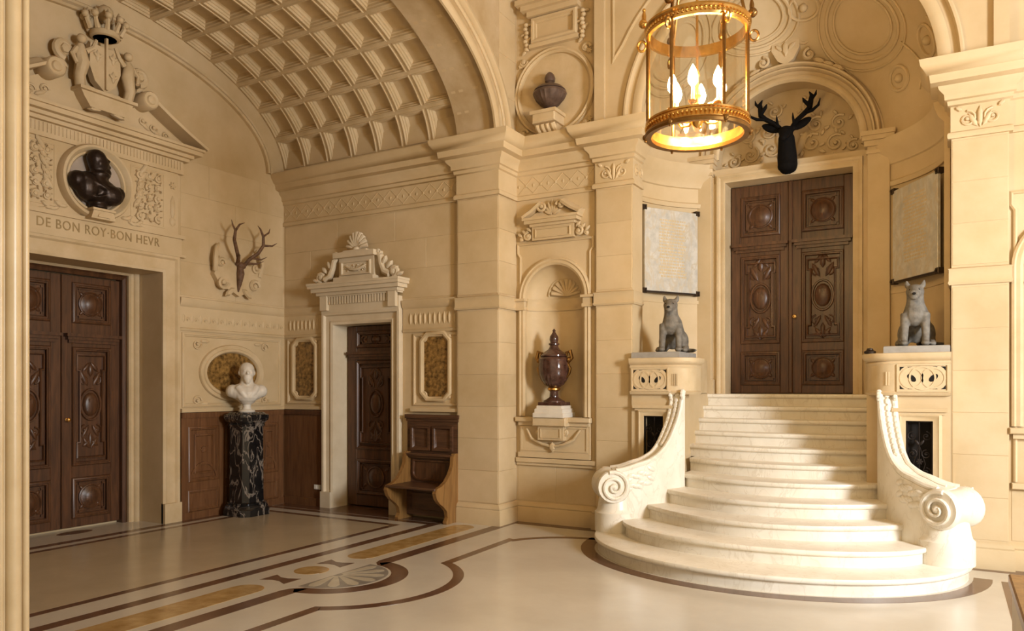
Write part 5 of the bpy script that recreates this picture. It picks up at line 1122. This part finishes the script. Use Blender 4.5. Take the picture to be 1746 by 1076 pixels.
obj('beading_carving', mb, 'brass', ln)
mb = MB(ML_)
for i in range(72): a = 2*pi*i/72; mb.ball(((LRad+.012)*cos(a), (LRad+.012)*sin(a), LT+.012), .012, 6, 4)
obj('beading_carving', mb, 'brass', ln)
NP = 6
for i in range(NP):
    a = 2*pi*(i+.28)/NP; cx, cy = LRad*cos(a), LRad*sin(a)
    mb = MB(ML_); mb.tube([(cx,cy,LB),(cx,cy,LT)], .0125, 8); mb.tube([(cx*1.03,cy*1.03,LB+.05),(cx*1.03,cy*1.03,LT-.05)], .006, 6); obj('post', mb, 'dbrass', ln)
    mb = MB(ML_); mb.ball((cx*1.06,cy*1.06,LB-.02), .022, 8, 6); mb.ball((cx*1.06,cy*1.06,LB-.045), .010, 6, 4); obj('foot_knob', mb, 'dbrass', ln)
    mb = MB(ML_ @ Matrix.Rotation(a, 4, 'Z')); 
    pts = [(LRad+.045+.028*cos(t), 0, LT-.05+.035*sin(t)) for t in [2*pi*k/14 for k in range(14)]]; mb.tube(pts, .009, 6, True)
    mb.ball((LRad+.035,0,LT+.105), .032, 8, 6); mb.tube([(LRad+.03,0,LT+.08),(LRad+.03,0,LT+.16),(LRad+.028,0,LT+.20)], [.014,.016,.006], 8); mb.ball((LRad+.03,0,LT+.20), .013, 6, 5); obj('finial', mb, 'brass' if i % 2 else 'dbrass', ln)
    b = 2*pi*(i+1.28)/NP; da = .04
    mb = MB(ML_); arcs = [a+da+(b-a-2*da)*k/8 for k in range(9)]
    mb.loft([[((LRad-.004)*cos(t), (LRad-.004)*sin(t), LB+.03), ((LRad)*cos(t), (LRad)*sin(t), LB+.03), ((LRad)*cos(t), (LRad)*sin(t), LT-.03), ((LRad-.004)*cos(t), (LRad-.004)*sin(t), LT-.03)] for t in arcs]); obj('glass_pane', mb, 'glass', ln)
for i in range(3):
    a = 2*pi*(i*2+.28)/NP; mb = MB(ML_); mb.tube([(LRad*cos(a),LRad*sin(a),LT+.05),(.26*cos(a),.26*sin(a),LT+.35),(.10*cos(a),.10*sin(a),LT+.62),(.03*cos(a),.03*sin(a),LT+.85)], .011, 7); obj('suspension_rod', mb, 'dbrass', ln)
mb = MB(ML_); mb.tube([(0,0,LB+.03),(0,0,LT+.9)], .009, 8); mb.lathe([(.001,LB+.02),(.03,LB+.04),(.045,LB+.07),(.02,LB+.11),(.012,LB+.2),(.03,LB+.24),(.012,LB+.30),(.01,LB+.36),(.02,LB+.38),(.001,LB+.46)], 16); obj('centre_stem', mb, 'brass', ln)
mb = MB(ML_); mb.lathe([(.02,LT+.80),(.05,LT+.84),(.05,LT+.88),(.02,LT+.93),(.012,LT+1.0)], 16); mb.tube([(0,0,LT+.95),(0,0,7.2)], .014, 8); obj('hanging_rod', mb, 'dbrass', ln)
for i in range(6):
    a = 2*pi*(i+.62)/6; rr = .175; mb = MB(ML_ @ Matrix.Rotation(a, 4, 'Z')); mb.tube([(.01,0,LB+.10),(.07,0,LB+.055),(.13,0,LB+.06),(rr,0,LB+.11),(rr,0,LB+.14)], [.010,.009,.009,.009,.009], 7); mb.lathe([(.012,LB+.125),(.03,LB+.14),(.032,LB+.15),(.014,LB+.155)], 12, (rr,0,0)); arm = obj('candle_arm', mb, 'brass', ln)
    mb = MB(ML_ @ Matrix.Rotation(a, 4, 'Z')); mb.lathe([(.011,LB+.15),(.011,LB+.25)], 10, (rr,0,0)); obj('candle', mb, 'candle', arm)
    mb = MB(ML_ @ Matrix.Rotation(a, 4, 'Z')); mb.lathe([(.010,LB+.245),(.028,LB+.272),(.034,LB+.30),(.026,LB+.34),(.010,LB+.375),(.001,LB+.39)], 12, (rr,0,0)); obj('bulb', mb, 'bulb', arm, label='glowing flame-shaped bulb')
# ---- reception desk corner at lower right
dk = thing('reception_desk', (.62, 3.95, 0), 'beige desk with wooden top at the lower right corner', 'desk')
mb = MB(); mb.box(.225, 1.3, 2.6, 3.66, .0, .86); obj('body', mb, 'desk', dk)
mb = MB(); mb.box(.212, 1.35, 2.58, 3.66, .86, .90, .006); obj('top', mb, 'owood', dk)
mb = MB(); mb.box(.221, .226, 3.25, 3.4, .70, .735); obj('handle_slot', mb, 'dark', dk)
